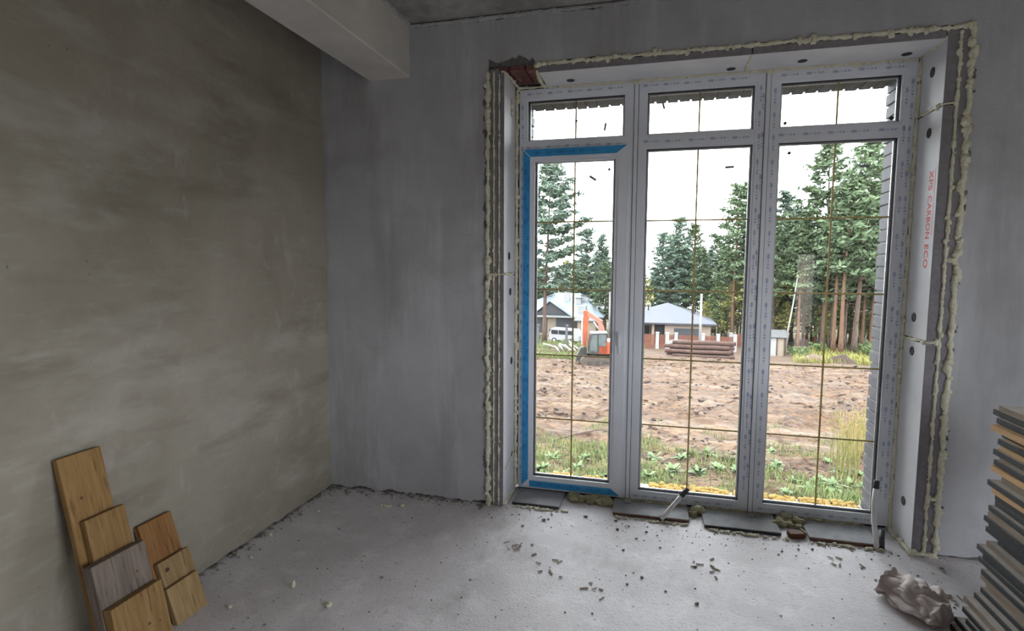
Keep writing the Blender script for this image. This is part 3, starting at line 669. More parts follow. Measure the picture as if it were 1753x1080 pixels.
for i, (xa, xb) in enumerate(((0.70, 1.12), (1.24, 1.64), (1.82, 2.14))):
    b = B()
    for q in range(26):
        r_ = rr.uniform(0.005, 0.011); b.blob((xa+(xb-xa)*(q+rr.random()*0.6)/26, rr.uniform(-0.028, -0.012), 0.022), (r_*2, r_*1.1, r_*0.8), rr.random()*90, 8, 6, 0.4)
    tag(b.obj('foam_seam', MT['foam_old'], None, True), 'crumbling foam squeezed out under the %s' % ('middle window unit', 'second coupling post', 'right window unit')[i], 'foam', 'expanding foam seams around the window')
for i, (xa, xb, yf) in enumerate(((0.04, 0.40, -0.262), (0.70, 1.14, -0.250), (1.24, 1.68, -0.280), (1.80, 2.20, -0.285))):
    b = B()
    for q in range(45):
        r_ = rr.uniform(0.003, 0.010); b.blob((rr.uniform(xa, xb), yf+rr.uniform(-0.02, 0.008), r_*0.5), (r_*1.5, r_, r_*0.7), rr.random()*90, 7, 5, 0.4)
    tag(b.obj('foam_crumbs', MT['foam'], None, True), 'broken foam crumbs along the %s underlay board' % ('leftmost', 'red-edged middle', 'second', 'right-hand')[i], 'foam', None, 'stuff')
# coupling feet
for i, cx in enumerate((0.754, 1.5165)):
    tag(B().cbox((cx+0.005, -0.05, 0.0235), (0.045, 0.05, 0.006), None, 0.001).obj('metal_shim', MT['slate'], None), 'small flat shim on the board at the foot of the %s coupling post' % ('left', 'right')[i], 'shim', 'shims under the coupling posts')
# dark block put in for the shade of a broken-out hollow
t = thing('dark_hole_block', 'short dark block standing in for the shaded hole in the broken floor edge', 'block', (1.733, -0.235, 0.0))
B().cbox((0, 0, 0.014), (0.085, 0.055, 0.028), Matrix.Rotation(0.25, 4, 'Z'), 0.004).obj('block', MT['knot'], t)
B().cbox((0.052, 0.01, 0.016), (0.012, 0.06, 0.03), Matrix.Rotation(0.35, 4, 'Z'), 0.002).obj('splinter', MT['chip'], t)
# flat white pipe leaning to the right
t = thing('conduit_pipe', 'white plastic pipe stub slanting out of the floor before the middle window', 'pipe', (0.967, -0.223, 0.0))
pa, pb = Vector((0.005, -0.02, 0.014)), Vector((1.118-0.967, -0.12+0.223, 0.160)); dv = (pb-pa)
B().tube([pa, pa+dv*0.2, pa+dv*0.6, pb], [0.014, 0.014, 0.0135, 0.013], 12).obj('pipe', MT['hose'], t, True)
B().tube([pa+dv*0.80, pa+dv*1.08], [0.0155, 0.0155], 12).obj('tape_end', MT['dark'], t, True)
b = B(); b.blob((0.012, -0.006, 0.014), (0.020, 0.018, 0.020), 3, 10, 8, 0.2); b.obj('plug', MT['dark'], t, True)
# upright white pipe by the right frame
t = thing('conduit_pipe', 'white plastic pipe rising from the floor beside the right window frame', 'pipe', (2.135, -0.275, 0.0))
pts = [(0.0, -0.004, 0.0), (0.002, 0.02, 0.06), (0.0, 0.06, 0.14), (0.008, 0.095, 0.23), (0.022, 0.12, 0.315)]
B().tube(pts, 0.0135, 12).obj('pipe', MT['hose'], t, True)
B().tube([(0.0215, 0.119, 0.305), (0.026, 0.126, 0.350)], [0.016, 0.015], 12).obj('tape_end', MT['dark'], t, True)
t = tag(B().tube([(2.165, -0.262, 0.0), (2.178, -0.22, 0.040), (2.190, -0.19, 0.075)], [0.016, 0.015, 0.014], 10).obj('conduit_stub', MT['dark'], None, True), 'short black pipe stub at the foot of the upright white pipe', 'pipe')

# ------------------------------------------------------------------ planks leaning on the left wall
def lean_plank(label, tl, tr, xb, slope, thick, m, knots=(), width=None):
    """front face lies in the plane x = xb - slope*z (its foot stands on the floor)"""
    def hit(px, py):
        d = ray(px, py); tt = (xb - slope*CAM.z - CAM.x)/(d.x + slope*d.z); return CAM + d*tt
    a, c = hit(*tl), hit(*tr); h = (a.z+c.z)/2; y0_, y1_ = a.y, c.y
    ln = h*math.sqrt(1+slope*slope); upv = Vector((-slope, 0, 1)).normalized(); nrm = Vector((1, 0, slope)).normalized()
    t = thing('leaning_plank', label, 'plank', (xb, (y0_+y1_)/2, 0.0), 0, 'offcuts of plank leaning on the left wall')
    mx = Matrix.Identity(4)
    for i in range(3): mx[i][0] = nrm[i]; mx[i][1] = (0,1,0)[i]; mx[i][2] = upv[i]
    zl = thick*slope/math.sqrt(1+slope*slope) if False else 0.0
    b = B(); b.cbox((-thick/2, 0, ln/2), (thick, y1_-y0_, ln), None, 0.002)
    o = b.obj('board', MT[m], t); o.matrix_local = mx
    for (ky, kz, kr) in knots:
        k = B(); n = 14; P = lambda q, r_: (0.0006, ky*(y1_-y0_)/2 + r_*math.cos(q)*1.15, ln*kz + r_*math.sin(q))
        vs_ = [P(2*math.pi*i/n, kr*0.62) for i in range(n)]; k.add(vs_, [tuple(range(n))])
        ko = k.obj('knot', MT['knot'], t); ko.matrix_local = mx
    return t
S1 = 0.215
lean_plank('tallest honey-coloured pine plank leaning on the left wall', (96.6,787), (172,763.6), -1.083, S1, 0.026, 'wood_gold', ((-0.35,0.80,0.009),))
lean_plank('second tallest yellow pine offcut leaning on the tall plank', (144.4,891), (213.7,863), -1.052, S1, 0.028, 'wood_gold')
lean_plank('weathered grey-brown thick offcut with two dark knots', (155,971), (248,925), -1.000, S1, 0.048, 'wood_grey', ((-0.25,0.55,0.009), (0.45,0.78,0.008)))
lean_plank('front lowest golden offcut in the left pile of leaning planks', (188.5,1044), (276.6,992), -0.955, S1, 0.040, 'wood_gold', ((0.2,0.55,0.009), (0.6,0.5,0.006)))
S2 = 0.33
lean_plank('orange pine offcut at the back of the right pile of planks', (235.7,902), (292,874), -1.128, S2, 0.030, 'wood_orange')
lean_plank('pale pine offcut with a round knot in the right pile', (268.7,963.5), (324,937), -1.098, S2, 0.024, 'wood_pale', ((-0.6,0.84,0.016),))
lean_plank('front pale offcut with wavy grain at the right of the leaning planks', (284.5,1009), (338,976), -1.070, S2, 0.024, 'wood_pale')

# ------------------------------------------------------------------ tall stack of boards at the right
ST = [(1710,694,'b'),(1700,699,'k'),(1706,714,'k'),(1696,725,'t'),(1715,738,'k'),(1724,745,'t'),(1708,750,'k'),(1712,761,'t'),(1700,767,'k'),(1711,780,'b'),
      (1701,785,'k'),(1696,795,'t'),(1714,816,'b'),(1690,819,'k'),(1697,833,'t'),(1703,845,'k'),(1703,855,'k'),(1692,863,'k'),(1691,874,'b'),(1684,880,'k'),
      (1692,893,'k'),(1687,899,'k'),(1708,922,'k'),(1688,924,'b'),(1672,929,'k'),(1682,946,'k'),(1675,950,'k'),(1679,972,'k'),(1678,980,'b'),(1687,998,'b'),
      (1678,1003,'k'),(1667,1012,'k'),(1649,1018,'b'),(1647,1036,'k'),(1653,1057,'k'),(1634,1054,'k'),(1626,1066,'k')]
ones = ['', 'first','second','third','fourth','fifth','sixth','seventh','eighth','ninth','tenth','eleventh','twelfth','thirteenth','fourteenth','fifteenth','sixteenth','seventeenth','eighteenth','nineteenth']
def ordinal(n):
    if n < 20: return ones[n]
    t_ = {2:'twent',3:'thirt'}[n//10]; return t_+'ieth' if n % 10 == 0 else t_+'y-'+ones[n % 10]
TH = 0.0262; rs = random.Random(21); NS = len(ST)
for i, (px, py, k) in enumerate(ST):
    ztop = TH*(NS-i); p = onz(px, py, ztop)
    nm = {'k':'black-sided','t':'bare tan','b':'grey-brown'}[k]
    lb = 'topmost grey-brown board of the tall stack at the right' if i == 0 else ('lowest black-sided board of the tall stack at the right' if i == NS-1 else '%s board, %s from the top of the tall stack' % (nm, ordinal(i+1)))
    t = thing('stacked_board', lb, 'board', (p.x, p.y, ztop-TH), rs.uniform(-0.012, 0.012), 'boards in the tall stack')
    wd, ln, th = 0.46+rs.uniform(-0.02,0.02), 1.55+rs.uniform(-0.05,0.05), TH-0.0012
    m = {'k':'st_black','t':'st_tan','b':'st_brown'}[k]
    B().cbox((wd/2, -ln/2, th/2), (wd, ln, th), None, 0.0025).obj('board', MT[m], t)
    if k != 't': B().box((0.004, -ln+0.004, th), (wd-0.004, -0.004, th+0.0008)).obj('dust_film', MT['dust'], t)

# ------------------------------------------------------------------ crumpled cloth on the floor
b = B(); ca, cb2 = onz(1514, 1012, 0.0), onz(1622, 1074, 0.0); ctr = (ca+cb2)/2; ang = math.atan2(cb2.y-ca.y, cb2.x-ca.x); hl = (cb2-ca).length/2-0.005
nu, nv = 150, 80; vs_ = []; fs = []
for i in range(nv+1):
    t_ = i/nv; sx_ = -math.cos(math.pi*t_)
    env = (0.34+0.30*math.exp(-((t_-0.10)/0.09)**2) + 0.62*math.exp(-((t_-0.52)/0.26)**2) + 0.22*math.exp(-((t_-0.92)/0.09)**2))*min(1.0, 4.2*math.sqrt(max(0.0, t_*(1-t_))))
    for j in range(nu):
        ph = 2*math.pi*j/nu; c1_, s1_ = math.cos(ph), math.sin(ph); q = Vector((c1_*1.2, s1_*1.2, t_*3))
        w1, w2 = mn.noise(q*0.9), mn.noise(q*1.7+Vector((4,8,1)))
        f1 = abs(math.sin(2.5*ph + 3.2*w1 + 2.6*t_)); f2 = abs(math.sin(6.0*ph + 4.5*w2 - 5.0*t_ + 1.0)); f3 = abs(math.sin(11*t_ + 3.0*w1 + 1.5*math.sin(ph)))
        k = env*(0.72 + 0.34*f1**0.8 + 0.15*f2**0.7 + 0.10*f3**0.7 + 0.25*w1)
        y_, z_ = c1_*0.105*k, s1_*0.095*k*(1.1 if s1_ > 0 else 0.25)
        vs_.append(Vector((sx_*hl + 0.02*w2, y_ + 0.018*math.sin(5*t_), max(0.0005, 0.026*min(1.0, 4*math.sqrt(max(0.0, t_*(1-t_)))) + z_))))
for i in range(nv):
    for j in range(nu):
        j2 = (j+1) % nu; fs.append((i*nu+j, i*nu+j2, (i+1)*nu+j2, (i+1)*nu+j))
b.add(vs_, fs); t = tag(b.obj('crumpled_cloth', MT['cloth'], None, True), 'crumpled dusty pink-grey cloth lying on the floor beside the stack', 'cloth')
t.location = (ctr.x, ctr.y, 0.0); t.rotation_euler = (0, 0, ang)

# ------------------------------------------------------------------ crumbs on the floor
fo = [(660,867,0.030,'long flat white foam scrap on the floor near the back wall'), (688,867,0.016,'small round white foam scrap next to the flat one'), (502,1005,0.018,'upright white foam crumb on the floor casting a small shadow'),
      (562,1037,0.018,'oval white foam crumb on the open floor'), (393,1040,0.012,'small white foam crumb near the leaning planks'), (430,955,0.010,'tiny foam crumb close to the left wall'), (545,876,0.010,'tiny foam crumb by the left wall corner'), (463,916,0.013,'foam crumb at the foot of the left wall')]
for i, (px, py, s_, lb) in enumerate(fo):
    p = onz(px, py); b = B()
    if i == 0:
        for q in range(5): b.blob((-0.028+0.014*q, 0.004*math.sin(q*2), 0.006), (0.012, 0.010, 0.006), q, 8, 6, 0.3)
    elif i == 2: b.blob((0,0,0.012), (0.013,0.010,0.012), 7, 9, 7, 0.4); b.blob((0.003,0,0.026), (0.010,0.009,0.010), 9, 9, 7, 0.4)
    else: b.blob((0,0,s_*0.45), (s_,s_*0.75,s_*0.5), i+20, 9, 7, 0.4)
    t = tag(b.obj('foam_scrap', MT['foam'], None, True), lb, 'foam scrap', 'foam scraps on the floor'); t.location = (p.x, p.y, 0)
rc_ = random.Random(8); b = B(); c2 = B()
for i in range(950):
    u_ = rc_.random()
    if u_ < 0.45: x, y = rc_.uniform(XL+0.05, 2.4), rc_.uniform(-2.3, -0.3)
    elif u_ < 0.65: x = rc_.uniform(XL+0.01, OX0); y = YB - abs(rc_.gauss(0, 0.05)) - 0.01
    elif u_ < 0.8: y = rc_.uniform(-2.0, YB); x = XL + abs(rc_.gauss(0, 0.05)) + 0.01
    else: x = rc_.uniform(-0.1, 2.6); y = YB - abs(rc_.gauss(0, 0.12)) - 0.01
    r_ = min(0.010, 0.0015*math.exp(abs(rc_.gauss(0, 0.65))))
    b.blob((x, y, r_*0.4), (r_*1.3, r_, r_*0.7), i, 6, 4, 0.4)
tag(b.obj('floor_crumbs', MT['crumb']), 'small dark crumbs of mortar scattered over the concrete floor', 'debris', None, 'stuff')
for i in range(46):
    cx, cy = rc_.choice(((0.37,-0.95),(0.64,-1.10),(1.9,-0.5),(2.1,-0.6),(2.3,-0.72),(0.2,-0.8),(1.2,-0.7)))
    x, y = cx+rc_.gauss(0,0.06), cy+rc_.gauss(0,0.05); an = rc_.uniform(0, 3.1)
    c2.cbox((0,0,0.002), (rc_.uniform(0.01,0.045), rc_.uniform(0.004,0.012), 0.003), Matrix.Translation((x,y,0.001)) @ Matrix.Rotation(an,4,'Z'))
tag(c2.obj('wood_chips', MT['chip']), 'thin wood chips and dry mud flakes on the floor', 'debris', None, 'stuff')
# chipped plaster crumbs at wall bases
b = B()
for i in range(90):
    if i % 2: x = XL+rc_.uniform(0.0,0.02); y = rc_.uniform(-1.5, YB)
    else: x = rc_.uniform(XL, OX0); y = YB-rc_.uniform(0.0,0.03)
    r_ = rc_.uniform(0.004, 0.010); b.blob((x,y,r_*0.35), (r_*1.4,r_*1.2,r_*0.6), i, 7, 5, 0.45)
tag(b.obj('mortar_rubble', MT['crumb']), 'grey mortar rubble along the foot of the walls', 'debris', None, 'stuff')
# chipped wall beside the left foam bead
b = B()
for i in range(34):
    z = rc_.uniform(0.1, 2.7); r_ = rc_.uniform(0.006, 0.016)
    b.blob((OX0-0.012-rc_.random()*0.012, YB-0.001, z), (r_, 0.006, r_*rc_.uniform(1,2.2)), i+300, 8, 6, 0.5)
for i in range(26):
    z = rc_.uniform(0.05, 2.6); r_ = rc_.uniform(0.005, 0.011)
    b.blob((OX1+0.008+rc_.random()*0.010, YB-0.001, z), (r_, 0.005, r_*rc_.uniform(1,2.0)), i+360, 8, 6, 0.5)
struct(b.obj('trim_4', MT['plaster_core']), 'dark chipped mortar along the edges of the window hole', 'plaster')

#OUTDOORS
# ------------------------------------------------------------------ terrain
rg = random.Random(77)
def gh(x, y):
    d = y-CAM.y; h = gz(x, y)
    n1 = mn.noise(Vector((x*0.10, y*0.10, 0)))*0.35 + mn.noise(Vector((x*0.35, y*0.45, 3)))*0.16
    n2 = abs(mn.noise(Vector((x*1.1, y*1.3, 7))))*0.26 + mn.noise(Vector((x*2.7, y*3.1, 9)))*0.13 + mn.noise(Vector((x*6.5, y*7.5, 2)))*0.06
    rough = 1.0 if d < 50 else max(0.25, 1.0-(d-50)/30.0)
    near = max(0.0, min(1.0, (d-6)/6))
    h += (n1*near + n2*(0.35+0.65*max(0.0, min(1.0, (d-11)/8))))*rough
    # spoil bank on the right in the middle distance
    bx, by = x-5.6, y-16.5; h += 0.55*math.exp(-(bx/2.6)**2-(by/1.5)**2)*(1+0.4*mn.noise(Vector((x*2,y*2,5))))
    return h
gb = B(); us = [-1.6+3.6*i/300 for i in range(301)]
ds = []; d = 4.2
while d < 330: ds.append(d); d *= 1.0155
for d in ds:
    for u_ in us:
        x = CAM.x + u_*d; y = CAM.y + d; gb.v.append((x, y, gh(x, y)))
nu = len(us)
for j in range(len(ds)-1):
    for i in range(nu-1):
        k = j*nu+i; gb.f.append((k, k+1, k+nu+1, k+nu))
me = gb.mesh('ground', [MT['soil'], MT['turf']], True)
mi = []
for p in me.polygons:
    c = p.center; d = c.y-CAM.y
    edge = 64 + 8*mn.noise(Vector((c.x*0.1, c.y*0.1, 2)))
    right = c.x-CAM.x > 0.24*d
    w_ = mn.noise(Vector((c.x*0.5, c.y*0.5, 8)))
    m_ = 0
    if d > 90 or (right and d > 60+6*w_) or (d < 12.0+2.5*w_) or (not right and c.x-CAM.x < -0.10*d and d > 50+8*w_ and w_ > -0.1): m_ = 1
    mi.append(m_)
me.polygons.foreach_set('material_index', mi)
struct(link('ground', me), 'churned brown soil sloping away from the house', 'ground')
# plain ground on the other sides of the house
b = B()
for (xa, xb, ya, yb) in ((-400, 400, -400, -7.6), (-400, -6, -7.6, 0.6), (4.9, 400, -7.6, 0.6)): b.add([(xa,ya,-1.8),(xb,ya,-1.8),(xb,yb,-1.8),(xa,yb,-1.8)], [(0,1,2,3)])
struct(b.obj('ground_around_house', MT['turf']), 'mossy ground around the house', 'ground')

nw = thing('reflection_wall', 'unseen pale pinkish block wall added behind the house to be mirrored in the right pane', 'wall', (4.2, -11.0, -1.8))  # unseen wall added for its reflection in the right pane
B().box((-2.2,-0.2,0),(2.2,0.2,3.75)).obj('blockwork', MT['peach2'], nw); B().box((-2.3,-0.26,3.75),(2.3,0.26,3.87)).obj('coping', MT['conc'], nw)
def G(px, py):
    p = gpix(px, py); return Vector((p.x, p.y, gh(p.x, p.y)))
def GD(px, dist):
    p = gp(px, dist); return Vector((p.x, p.y, gh(p.x, p.y)))
def AT(px, py, dist):
    d = ray(px, py); return CAM + d*(dist/d.y)

# roots, straw and twigs torn up over the soil
b = B(); nb = 0
while nb < 24000:
    d = 9 + 46*rg.random()**1.9; u_ = rg.uniform(-0.32, 0.50); x, y = CAM.x+u_*d, CAM.y+d
    if mn.noise(Vector((x*0.5, y*0.7, 31))) < -0.12: continue
    nb += 1; z = gh(x, y); ln = rg.uniform(0.08, 0.42)*(0.6+d/40); an = rg.gauss(0, 0.7); w_ = rg.uniform(0.003, 0.008)*(0.6+d/25)
    dx, dy = math.cos(an)*ln/2, math.sin(an)*ln/2; up = rg.uniform(0.0, 0.12)*ln
    z0, z1 = gh(x-dx, y-dy), gh(x+dx, y+dy)
    b.add([(x-dx, y-dy, z0+0.01), (x, y-w_, z+up+0.01), (x, y+w_, z+up+0.01), (x, y, z+up+0.01+1.6*w_), (x+dx, y+dy, z1+0.02+up*rg.random())], [(0,1,3), (0,3,2), (0,2,1), (4,3,1), (4,2,3), (4,1,2)])
tag(b.obj('roots_and_straw', MT['straw']), 'red-brown roots, straw and twigs strewn over the churned soil', 'plant litter', None, 'stuff')
b = B()
for i in range(4200):
    d = 12 + 43*rg.random()**1.5; u_ = rg.uniform(-0.32, 0.50); x, y = CAM.x+u_*d, CAM.y+d
    if mn.noise(Vector((x*0.3, y*0.6, 51))) < 0.02: continue
    r_ = rg.uniform(0.012, 0.034)*math.exp(abs(rg.gauss(0,0.5)))*(0.7+d/40); b.blob((x, y, gh(x, y)+r_*0.1), (r_*1.4, r_*1.1, r_*0.7), i, 6, 4, 0.7)
tag(b.obj('earth_clods', MT['clod']), 'dark clods of earth scattered over the stripped ground', 'soil', None, 'stuff')

# grass along the foot of the house
def blades(n, dmin, dmax, umin, umax, hmin, hmax, mask, seed, wd=0.010):
    r = random.Random(seed); b = B(); k = 0; tries = 0
    while k < n and tries < n*6:
        tries += 1
        d = dmin+(dmax-dmin)*r.random()**1.3; u_ = r.uniform(umin, umax); x, y = CAM.x+u_*d, CAM.y+d
        if mask(x, y, d) < r.random(): continue
        k += 1; z = gh(x, y); h = r.uniform(hmin, hmax); a = r.uniform(0, 6.28); l_ = r.uniform(0.1, 0.7)*h
        dx, dy = math.cos(a), math.sin(a); px_, py_ = -dy*wd*r.uniform(0.6,1.4), dx*wd
        b.add([(x-px_,y-py_,z-0.02), (x+px_,y+py_,z-0.02), (x+dx*l_*0.35+px_*0.7, y+dy*l_*0.35+py_*0.7, z+h*0.6), (x+dx*l_*0.35-px_*0.7, y+dy*l_*0.35-py_*0.7, z+h*0.6), (x+dx*l_, y+dy*l_, z+h)], [(0,1,2,3), (3,2,4)])
    return b
def gm(x, y, d):
    v = 0.30 + 1.5*mn.noise(Vector((x*0.8, y*1.0, 13))) + (13.0-d)*0.18
    if x < 1.0: v += max(0.0, 16.5-d)*0.11
    return max(0, min(1, v))
tag(blades(34000, 8.0, 17.5, -0.34, 0.46, 0.05, 0.22, gm, 5, 0.008).obj('grass', MT['grass']), 'green grass and weeds growing between the house and the soil', 'grass', None, 'stuff')
def gm2(x, y, d): return max(0, min(1, 0.1+1.6*mn.noise(Vector((x*0.3, y*0.4, 23)))))
tag(blades(7000, 48, 75, -0.24, -0.02, 0.15, 0.5, gm2, 6, 0.03).obj('grass', MT['grass']), 'rough grass patches around the big pine and birch logs', 'grass', None, 'stuff')
tag(blades(6000, 58, 80, 0.22, 0.46, 0.2, 0.7, lambda x, y, d: max(0, min(1, 0.5+1.6*mn.noise(Vector((x*0.3, y*0.4, 43))))), 9, 0.035).obj('grass', MT['leaf_y']), 'yellow-green grass in front of the forest edge on the right', 'grass', None, 'stuff')

# leafy weeds
def leaf(b, base, dirv, ln, wd, droop):
    side = Vector((-dirv.y, dirv.x, 0)).normalized(); pts = []
    for i, (t_, w_) in enumerate(((0,0.08),(0.3,0.8),(0.6,1.0),(0.85,0.6),(1,0.02))):
        c = base + dirv*ln*t_ + Vector((0,0,-droop*ln*t_*t_)); pts.append((c-side*wd*w_/2+Vector((0,0,0.04*w_*wd)), c, c+side*wd*w_/2+Vector((0,0,0.04*w_*wd))))
    vs_ = [q for p in pts for q in p]; fs = []
    for i in range(4): fs += [(3*i,3*i+1,3*i+4,3*i+3), (3*i+1,3*i+2,3*i+5,3*i+4)]
    b.add(vs_, fs)
def weed_meshes(seed, big):
    r = random.Random(seed); out = []
    for i in range(22 if big else 16):
        b = B(); a = r.uniform(0, 6.28); el = r.uniform(0.25, 1.1); dv = Vector((math.cos(a)*math.cos(el), math.sin(a)*math.cos(el), math.sin(el)))
        leaf(b, Vector((0,0,0.02+0.02*r.random())), dv, r.uniform(0.12,0.30), r.uniform(0.045,0.10), 0.35); out.append(b.mesh('leaf', MT['weed']))
    return out
WV = [weed_meshes(i, i % 2 == 0) for i in range(4)]
wpos = [(985,800,'pair of broad green leaves clump'),(960,812,''),(930,800,''),(1025,812,''),(1120,790,''),(1150,812,''),(1195,815,''),(1228,815,''),(1260,820,''),(1110,815,''),(1165,795,''),(1330,815,''),(1360,835,''),(1400,835,''),(1440,828,''),(1455,845,''),(1470,832,''),(1425,850,''),(1320,790,''),(1480,850,''),(1345,855,''),(1385,850,''),(1000,790,''),(945,785,''),(1210,795,''),(1415,810,'')]
wdesc = ['behind the left door pane','behind the middle pane','behind the right pane']
wcount = [0, 0, 0]
for i, (px, py, _) in enumerate(sorted(wpos)):
    p = G(px, py); z_ = 0 if px < 1070 else (1 if px < 1290 else 2); wcount[z_] += 1
    t = thing('weed_plant', 'low broad-leaved green weed %s, %s from the left there' % (wdesc[z_], ones[wcount[z_]]), 'plant', p, rg.uniform(0,6), 'broad-leaved weeds %s' % wdesc[z_])
    s_ = rg.uniform(0.7, 1.25); t.scale = (s_, s_, s_)
    for m_ in WV[i % 4]: link('leaf', m_, t)
# tall dry grass at the right
for i, (px, py, h, n) in enumerate(((1446,830,1.35,80),(1462,800,1.3,70),(1478,775,1.1,70),(1452,765,0.9,50))):
    p = G(px, py); b = B(); r = random.Random(200+i)
    for k in range(n):
        x, y = r.gauss(0,0.16), r.gauss(0,0.16); hh = h*r.uniform(0.5,1); a = r.uniform(0,6.28); l_ = hh*r.uniform(0.05,0.35); w_ = 0.006
        dx, dy = math.cos(a), math.sin(a)
        b.add([(x-dy*w_,y+dx*w_,-0.03),(x+dy*w_,y-dx*w_,-0.03),(x+dx*l_*0.3+dy*w_,y+dy*l_*0.3-dx*w_,hh*0.6),(x+dx*l_*0.3-dy*w_,y+dy*l_*0.3+dx*w_,hh*0.6),(x+dx*l_,y+dy*l_,hh)], [(0,1,2,3),(3,2,4)])
        if r.random() < 0.5: b.blob((x+dx*l_,y+dy*l_,hh), (0.012,0.012,0.05), k, 5, 4, 0.3)
    t = tag(b.obj('dry_grass_clump', MT['drygrass' if i % 2 else 'leaf_y']), ('tall yellow-green grass clump nearest the right window pane','tall straw-coloured grass behind the right pane','dry grass clump beside the dark brick jamb','dry grass tuft on the spoil bank')[i], 'grass', 'tall grass clumps at right')
    t.location = p
# sticks
for i, (a, c, r_, lb) in enumerate((((948,757),(1043,748),0.035,'bent dead branch lying in the weeds behind the door'), ((1130,797),(1190,790),0.03,'grey stick on the ground behind the middle pane, left one'), ((1196,800),(1236,786),0.035,'dark stick behind the middle pane, right one'), ((1300,668),(1330,683),0.06,'pale broken branch on the churned soil'), ((1425,684),(1448,686),0.07,'short thick branch on the spoil bank'))):
    pa, pb = G(*a), G(*c); mid = (pa+pb)/2 + Vector((0, 0.08, 0.10))
    t = tag(B().tube([pa+Vector((0,0,0.05)), pa.lerp(mid,0.6)+Vector((0,0,0.04)), mid, pb.lerp(mid,0.5)+Vector((0,0,0.06)), pb+Vector((0,0,0.08))], [r_*0.7, r_, r_*0.9, r_*0.6, r_*0.3], 7).obj('dead_branch', MT['bark']), lb, 'branch', 'sticks on the ground')

# ------------------------------------------------------------------ earth mounds
def mound(name, label, px, py, rx, ry, h, m):
    p = G(px, py); b = B(); n1, n2 = 30, 12; b.v.append((0,0,h))
    for i in range(1, n2+1):
        for j in range(n1):
            q = 2*math.pi*j/n1; k = i/n2; x, y = rx*k*math.cos(q), ry*k*math.sin(q)
            b.v.append((x, y, h*(0.5+0.5*math.cos(math.pi*k))*(1+0.5*mn.noise(Vector((x*1.3+px, y*1.3, 4)))) - 0.25*k))
    for j in range(n1): b.f.append((0, 1+j, 1+(j+1) % n1))
    for i in range(n2-1):
        for j in range(n1): b.f.append((1+i*n1+j, 1+(i+1)*n1+j, 1+(i+1)*n1+(j+1) % n1, 1+i*n1+(j+1) % n1))
    t = tag(b.obj(name, MT[m], None, True), label, 'mound'); t.location = p; return t
mound('sand_heap', 'smooth brown sand heap in front of the left house', 1000, 585, 2.6, 2.2, 1.55, 'sand')
mound('earth_mound', 'orange earth mound at the forest edge, left one', 1392, 622, 2.2, 1.5, 0.8, 'sand')
mound('earth_mound', 'dark earth mound at the forest edge, right one', 1438, 624, 2.4, 1.5, 0.75, 'clod')

# ------------------------------------------------------------------ trees
def needle_cluster(b, c, r, n, rx, rz, size):
    for i in range(n):
        d = Vector((r.gauss(0,1), r.gauss(0,1), r.gauss(0,1)))
        if d.length < 1e-3: continue
        d = d.normalized()*(r.random()**0.5); p = c + Vector((d.x*rx, d.y*rx, d.z*rz))
        a = Vector((r.gauss(0,1), r.gauss(0,1), r.gauss(0,0.6))).normalized(); e = a.cross(Vector((r.gauss(0,1), r.gauss(0,1), r.gauss(0,1)))).normalized()
        s_ = size*r.uniform(0.6, 1.4)
        b.add([p-a*s_, p+e*s_*0.34-a*s_*0.1, p+a*s_, p-e*s_*0.34+a*s_*0.1], [(0,1,2,3)])
def pine_variant(seed, H=22.0, first=0.32, width=3.0, dense=1.0, nbr=46, sz=0.36):
    r = random.Random(seed); tr = B(); br = B(); fo = B()
    lean = Vector((r.uniform(-0.02,0.02), r.uniform(-0.02,0.02), 1))
    def axis(t_): return Vector((lean.x*H*t_ + 0.12*math.sin(t_*5+seed), lean.y*H*t_, H*t_))
    tr.tube([axis(i/12) for i in range(13)], [0.27*(1-0.88*i/12)+(0.10 if i == 0 else 0) for i in range(13)], 9)
    for k in range(nbr):
        t_ = first + (0.985-first)*((k+r.random())/nbr); f = (t_-first)/(1-first)
        L = width*(0.55+0.55*min(1, f*3))*(1-f)**0.62*r.uniform(0.65,1.15) + 0.35
        a = k*2.399+r.uniform(-0.4,0.4); el = r.uniform(-0.15,0.25)+0.55*f; o = axis(t_)
        dv = Vector((math.cos(a)*math.cos(el), math.sin(a)*math.cos(el), math.sin(el)))
        pts = [o, o+dv*L*0.5+Vector((0,0,-0.05*L)), o+dv*L+Vector((0,0,0.10*L))]
        br.tube(pts, [0.055*(1-f*0.6), 0.035*(1-f*0.5), 0.012], 4, False)
        n = max(2, int(L*1.5*dense))
        for q in range(n):
            s_ = 0.35+0.65*(q+r.random()*0.7)/n; c = o+dv*L*s_+Vector((r.gauss(0,0.16)*L*0.4, r.gauss(0,0.16)*L*0.4, 0.10*L*s_*s_+r.uniform(0,0.15)))
            needle_cluster(fo, c, r, int(22*dense), 0.85, 0.30, sz)
    for i in range(5): needle_cluster(fo, axis(0.97)+Vector((r.gauss(0,.2),r.gauss(0,.2),r.uniform(-.6,.5))), r, 16, 0.35, 0.35, sz*0.8)
    for k in range(9):   # dead lower branches
        t_ = first*r.uniform(0.45, 1.0); a = r.uniform(0,6.28); o = axis(t_); L = r.uniform(0.8,2.4)
        br.tube([o, o+Vector((math.cos(a)*L*0.6, math.sin(a)*L*0.6, 0.1)), o+Vector((math.cos(a)*L, math.sin(a)*L, r.uniform(-0.1,0.5)))], [0.035,0.022,0.008], 4, False)
    return tr, br, fo
PV = []
